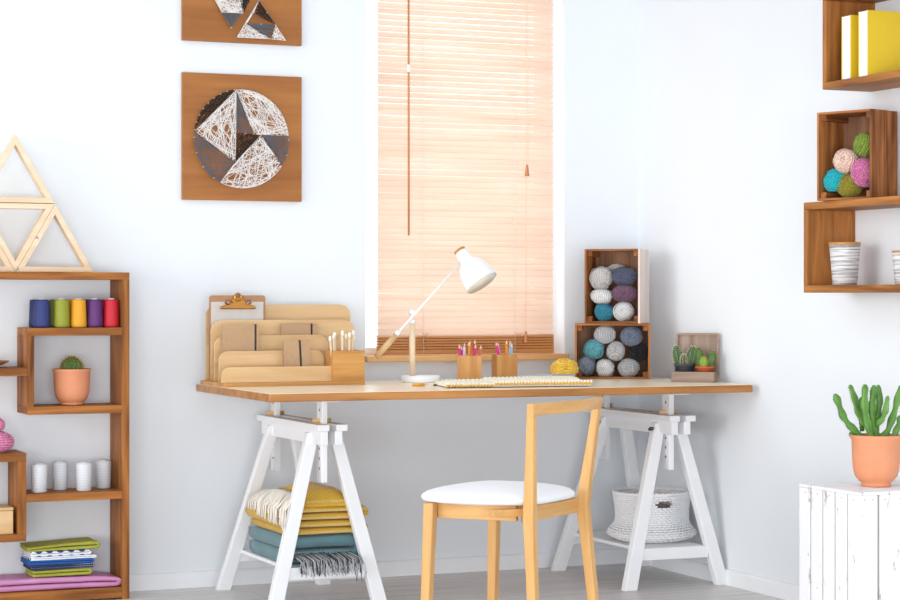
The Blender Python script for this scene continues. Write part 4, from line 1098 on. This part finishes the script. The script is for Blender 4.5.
MB().lathe(straight_pot(0.039, 0.034, 0.039, rim=0.002), 32).build('pot', M['black_plastic'], t)
MB().lathe([(0,0.030),(0.0355,0.030),(0,0.034)], 24).build('soil', M['soil'], t)
for (x, y, r, h, lx) in ((-0.018, 0.004, 0.0185, 0.076, -0.20), (0.019, 0.004, 0.0185, 0.074, 0.18), (0.001, -0.014, 0.0115, 0.044, 0.0)):
    m = MB(); cactus_body(m, (x, y, 0.031), r, h, 8, (lx, 0)); bdy = m.build('cactus_body', M['cactus_dark'], t)
    m = MB(); cactus_spines(m, (x, y, 0.031), r, h, 8, (lx, 0), rows=10, L=0.007, per=5, seed=int(r*1e4)); m.build('spines', M['spine_pale'], bdy, fix=False)
t = small_cactus('three green cacti in a small terracotta pot in the rustic box', 0.038, None, 0, '')
MB().lathe(straight_pot(0.034, 0.028, 0.029, rim=0.002), 32).build('pot', M['terracotta_red'], t)
MB().lathe([(0,0.022),(0.0305,0.022),(0,0.026)], 24).build('soil', M['soil'], t)
for (x, y, r, h, lx, mk) in ((-0.016, 0.004, 0.018, 0.078, -0.12, 'cactus'), (0.018, 0.004, 0.0165, 0.066, 0.22, 'cactus'), (0.0, -0.014, 0.0145, 0.046, 0.0, 'cactus_bright')):
    m = MB(); cactus_body(m, (x, y, 0.023), r, h, 7, (lx, 0)); bdy = m.build('cactus_body', M[mk], t)
    m = MB(); cactus_spines(m, (x, y, 0.023), r, h, 7, (lx, 0), rows=8, L=0.0045, per=3, seed=int(h*1e4)); m.build('spines', M['spine_yellow'], bdy, fix=False)

# ------------------------------------------------------------------ shelves on the right wall
def wall_shelf(label, y1, y0, z0, z1, dx, t=0.025, te=0.022):
    c = thing('box_shelf', label, 'wall shelf', (0, (y0+y1)/2, z0), 0, 'open box shelves on the right wall'); ym = (y0+y1)/2
    box(-dx, -0.0005, y0-ym, y1-ym, 0, t).build('bottom_board', SHELF['y'], c, bev=0.0015)
    box(-dx, -0.0005, y0-ym, y1-ym, z1-z0-t, z1-z0).build('top_board', SHELF['y'], c, bev=0.0015)
    box(-dx, -0.0005, y1-ym-te, y1-ym, t+0.0002, z1-z0-t-0.0002).build('side_panel', SHELF['z'], c, bev=0.0015)
    box(-dx, -0.0005, y0-ym, y0-ym+te, t+0.0002, z1-z0-t-0.0002).build('side_panel', SHELF['z'], c, bev=0.0015)
wall_shelf('upper open box shelf of brown wood on the right wall, holding yellow books', -1.656, -2.45, 1.776, 2.094, 0.194, 0.023)
wall_shelf('lower open box shelf of brown wood on the right wall, holding two striped jars', -1.540, -2.45, 1.101, 1.405, 0.193)
def book(label, y0, y1, z1, dx):
    b = thing('yellow_book', label, 'book', (-0.015, (y0+y1)/2, 1.7992), 0, 'yellow books on the upper wall shelf'); w = (y1-y0)/2; h = z1-1.7992
    m = MB(); m.box(-dx, 0, -w, -w+0.003, 0, h); m.box(-dx, 0, w-0.003, w, 0, h); m.box(-0.003, 0, -w+0.003, w-0.003, 0, h); m.build('cover', M['book_yellow'], b)
    box(-dx+0.001, -0.0035, -w+0.0035, w-0.0035, 0.001, h-0.001).build('pages', M['book_pages'], b)
book('smaller yellow book at the inner end of the upper wall shelf', -1.801, -1.748, 2.008, 0.165)
book('larger yellow book nearer the viewer on the upper wall shelf', -1.908, -1.855, 2.010, 0.172)
def jar(label, y, x, r, h):
    j = thing('striped_jar', label, 'jar', (x, y, 1.1262), 0, 'striped jars on the lower wall shelf')
    MB().lathe([(0,0),(r*0.74,0),(r*0.78,0.003),(r*0.99,h*0.93),(r*0.99,h*0.935),(r*0.95,h*0.935),(r*0.74,0.006),(0,0.006)], 40).build('body', M['cup'], j)
    MB().lathe([(0,h*0.937),(r*1.01,h*0.937),(r*1.02,h*0.945),(r*1.02,h*0.985),(r*1.0,h),(0,h)], 40).build('lid', BAMBOO['x'], j)
jar('taller white jar with grey brushed stripes and a wooden lid', -1.680, -0.122, 0.052, 0.1425)
jar('shorter striped jar with a wooden lid, cut by the right photo edge', -1.985, -0.095, 0.044, 0.109)
RC = (-0.186, -1.771, 1.4053); RR = R(-68)
crate('brown wooden crate turned sideways on the wall shelf, holding five yarn balls', RC, RR, 0.213, 0.292, 0.15)
rb = [(-0.062,0.066,0.032,0.033,(40,184,196),'turquoise','turquoise yarn ball at the bottom left of the wall shelf crate'),
      (-0.004,0.047,0.034,0.033,(150,140,50),'olive','olive yarn ball at the bottom centre of the wall shelf crate'),
      (-0.020,0.130,0.035,0.033,(240,206,190),'peach','pale peach yarn ball above the turquoise one'),
      (0.052,0.090,0.035,0.040,(214,124,170),'pink','pink yarn ball at the right of the wall shelf crate'),
      (0.056,0.178,0.032,0.034,(132,156,62),'green','leaf green yarn ball on top of the pile in the wall shelf crate')]
for i, (x, z, rx, rz, rgb, nm, lb) in enumerate(rb):
    rx *= 1.24; rz *= 1.18
    yarn(local(RC, RR, x, 0.044, z), rx, 0.042, rz, rgb, nm, lb, 'yarn balls in the wall shelf crate', 30+i, RR, tail=(nm == 'pink'))

# ------------------------------------------------------------------ white crate and euphorbia
wc_ = thing('white_crate', 'upright white painted plank crate in the lower right corner', 'crate', (-0.19, -1.945, 0))
X0, X1, Y0, Y1, H_ = -0.36+0.19, -0.02+0.19, -2.115+1.945, -1.775+1.945, 0.482
def vsl(nm, face):
    n = 5; tot = (Y1-Y0) if face in 'lr' else (X1-X0); gap = 0.008; seg = (tot-gap*(n-1))/n
    for i in range(n):
        a = i*(seg+gap); b = a+seg
        if face == 'l': m = box(X0, X0+0.010, Y0+a+ (0.011 if i == 0 else 0), Y0+b, 0.0, H_-0.011)
        elif face == 'r': m = box(X1-0.010, X1, Y0+a+(0.011 if i == 0 else 0), Y0+b, 0.0, H_-0.011)
        else: m = None
        m.build('slat', M['scuffed'], wc_, bev=0.0015)
vsl('', 'l'); vsl('', 'r')
ws = [0.0, 0.068, 0.076, 0.17, 0.178, 0.262, 0.27, 0.34]
for i in range(4): box(X0+ws[2*i], X0+ws[2*i+1], Y0, Y0+0.0105, 0, H_-0.011).build('slat', M['scuffed'], wc_, bev=0.0015)
for i in range(3):
    a = X0 + i*0.1153; box(a, a+0.1093, Y0, Y1, H_-0.0105, H_).build('top_slat', M['scuffed'], wc_, bev=0.0015)
for x in (X0+0.0102, X1-0.0332):
    for y in (Y0+0.011, Y1-0.024): box(x, x+0.023, y, y+0.023, 0.0, H_-0.011).build('corner_post', CRATED['z'], wc_, bev=0.001)
for z in (0.012, 0.42):
    box(X0+0.034, X1-0.034, Y1-0.012, Y1-0.002, z, z+0.045).build('rear_rail', CRATED['x'], wc_)
box(X0+0.034, X1-0.034, Y0+0.035, Y1-0.035, 0.02, 0.03).build('inner_floor', CRATED['y'], wc_)
box(X0+0.0335, X1-0.0335, Y1-0.026, Y1-0.0245, 0.03, H_-0.012).build('rear_light_block', CRATED['z'], wc_)  # added unseen panel, keeps daylight from entering through the open back
box(X0+0.0105, X0+0.0135, Y0+0.0345, Y1-0.0345, 0.031, H_-0.012).build('gap_shade_panel', CRATED['z'], wc_)  # brown sheets added behind the slat gaps, standing for the dark inside
box(X0+0.0335, X1-0.0335, Y0+0.011, Y0+0.014, 0.031, H_-0.012).build('gap_shade_panel', CRATED['z'], wc_)
m = MB()
for x in (X0+0.02, X0+0.05, X0+0.095, X0+0.15): m.tube([(x, Y0-0.0012, H_-0.024), (x, Y0+0.001, H_-0.024)], 0.0025, 8)
for k in range(5): m.tube([(X0-0.0012, Y0+0.03+0.068*k, H_-0.024), (X0+0.001, Y0+0.03+0.068*k, H_-0.024)], 0.0025, 8)
m.build('nail_heads', M['steel'], wc_)
EX, EY = -0.188, -1.955
eu = thing('potted_euphorbia', 'branching green candelabra cactus in a terracotta pot on the white crate', 'potted plant', (EX, EY, H_+0.0003), R(-23))
MB().lathe(pot_profile(0.0815, 0.047, 0.165), 48).build('pot', M['terracotta'], eu)
MB().lathe([(0,0.142),(0.073,0.142),(0.071,0.147),(0,0.15)], 32).build('soil', M['soil'], eu)
px = 0.0034
stems = [([(-13,0,0),(-18,5,0),(-28,14,-2),(-34,22,-3),(-38,33,-4),(-42,44,-4)], .0115), ([(-12,14,4),(-17,22,5),(-20,30,5),(-22,40,6),(-26,52,6)], .0105), ([(-7,-1,-6),(-11,12,-7),(-14,24,-6),(-15,37,-6),(-14,53,-6)], .0135),
         ([(-1,0,0),(-4,12,0),(-6,24,1),(-6,36,1),(-4,52,1)], .0135), ([(-2,14,5),(1,24,6),(2,34,6),(1,52,6)], .0105), ([(-3,14,-3),(3,20,-4),(6,28,-5),(8,42,-5)], .0095),
         ([(3,0,0),(9,9,0),(14,22,1),(18,36,1),(23,53,2)], .0115), ([(-16,-1,4),(-21,2,6),(-26,7,7)], .009), ([(8,-1,-5),(14,6,-7),(18,16,-7),(19,24,-8)], .010), ([(-14,8,8),(-16,26,9),(-15,40,9)], .009)]
for i, (pts, r) in enumerate(stems):
    P = [Vector((p[0]*px+0.008, p[2]*px, 0.146+p[1]*px)) for p in pts]
    # densify
    Q = []
    for a, b in zip(P[:-1], P[1:]):
        for k in range(5): Q.append(a.lerp(b, k/5))
    Q.append(P[-1]); n = len(Q)
    rad = [r*(0.82+0.18*math.sin(k*0.9+i)) for k in range(n)]
    rad[-1] = r*0.35; rad[-2] = r*0.7
    rad[0] *= 0.8
    m = MB(); m.tube(Q, rad, 12, shape=lambda t: 1+0.26*math.cos(3*t)); st = m.build('stem', M['euphorbia'], eu)
    m = MB(); rs = random.Random(i)
    for k in range(1, n-1):
        d = (Q[k+1]-Q[k-1]).normalized(); a = d.orthogonal().normalized()
        for j in range(5):
            dirv = Matrix.Rotation(2*math.pi*j/5+0.2*i, 3, d) @ a
            spine(m, Q[k]+dirv*rad[k]*0.85, dirv+d*0.3, 0.0065, 0.0008)
    m.build('thorns', M['spine_brown'], st, fix=False)

# ------------------------------------------------------------------ camera
th = math.atan(880/2074.0)
cam = bpy.data.cameras.new('camera'); co = bpy.data.objects.new('camera', cam); COL.objects.link(co); SC.camera = co
co.location = (-4.02874, -7.52270, 1.09); co.rotation_euler = (R(90), 0, -th)
cam.sensor_fit = 'HORIZONTAL'; cam.sensor_width = 36; cam.lens = 36*2074/900.0; cam.shift_y = -4/900.0
cam.clip_start = 0.05; cam.clip_end = 60

# ------------------------------------------------------------------ light: overcast daylight plus soft sun from windows at the left
w = bpy.data.worlds.new('daylight'); SC.world = w; w.use_nodes = True
bg = w.node_tree.nodes['Background']; bg.inputs['Color'].default_value = (0.95, 0.975, 1.0, 1); bg.inputs['Strength'].default_value = 1.0
wn = w.node_tree; wtc = wn.nodes.new('ShaderNodeTexCoord'); wsx = wn.nodes.new('ShaderNodeSeparateXYZ'); wmr = wn.nodes.new('ShaderNodeMapRange')
wn.links.new(wtc.outputs['Generated'], wsx.inputs[0]); wn.links.new(wsx.outputs['Y'], wmr.inputs['Value'])   # brighter sky on the side the window looks at
wmr.inputs['From Min'].default_value = 0.05; wmr.inputs['From Max'].default_value = 0.6; wmr.inputs['To Min'].default_value = 0.80; wmr.inputs['To Max'].default_value = 2.3
wn.links.new(wmr.outputs[0], bg.inputs['Strength'])
sun = bpy.data.lights.new('sun', 'SUN'); so = bpy.data.objects.new('sun', sun); COL.objects.link(so)
sun.energy = 0.5; sun.angle = R(20); sun.color = (1.0, 0.985, 0.96)
dv = Vector((0.96, 0.20, -0.14)); so.rotation_euler = dv.to_track_quat('-Z', 'Y').to_euler(); so.location = (-4, -3, 3)
ar = bpy.data.lights.new('rear_fill_light', 'AREA'); ao = bpy.data.objects.new('rear_fill_light', ar); COL.objects.link(ao)  # added fill light behind the camera, lifts the lower walls and floor
ar.shape = 'RECTANGLE'; ar.size = 6.5; ar.size_y = 2.2; ar.energy = 345; ar.color = (0.97, 0.98, 1.0)
ao.location = (-4.6, -9.5, 0.6); ao.rotation_euler = (R(90), 0, R(-14))
al = bpy.data.lights.new('side_window_light', 'AREA'); alo = bpy.data.objects.new('side_window_light', al); COL.objects.link(alo)
al.shape = 'RECTANGLE'; al.size = 4.5; al.size_y = 2.0; al.energy = 110; al.color = (1.0, 0.99, 0.97)
alo.location = (-7.0, -3.4, 1.1); alo.rotation_euler = (R(90), 0, R(-97))
vs_ = SC.view_settings
vs_.view_transform = 'Standard'; vs_.look = 'None'; vs_.exposure = -0.05; vs_.gamma = 1.0; vs_.use_curve_mapping = False
SC.cycles.max_bounces = 8; SC.cycles.diffuse_bounces = 5; SC.cycles.transparent_max_bounces = 8
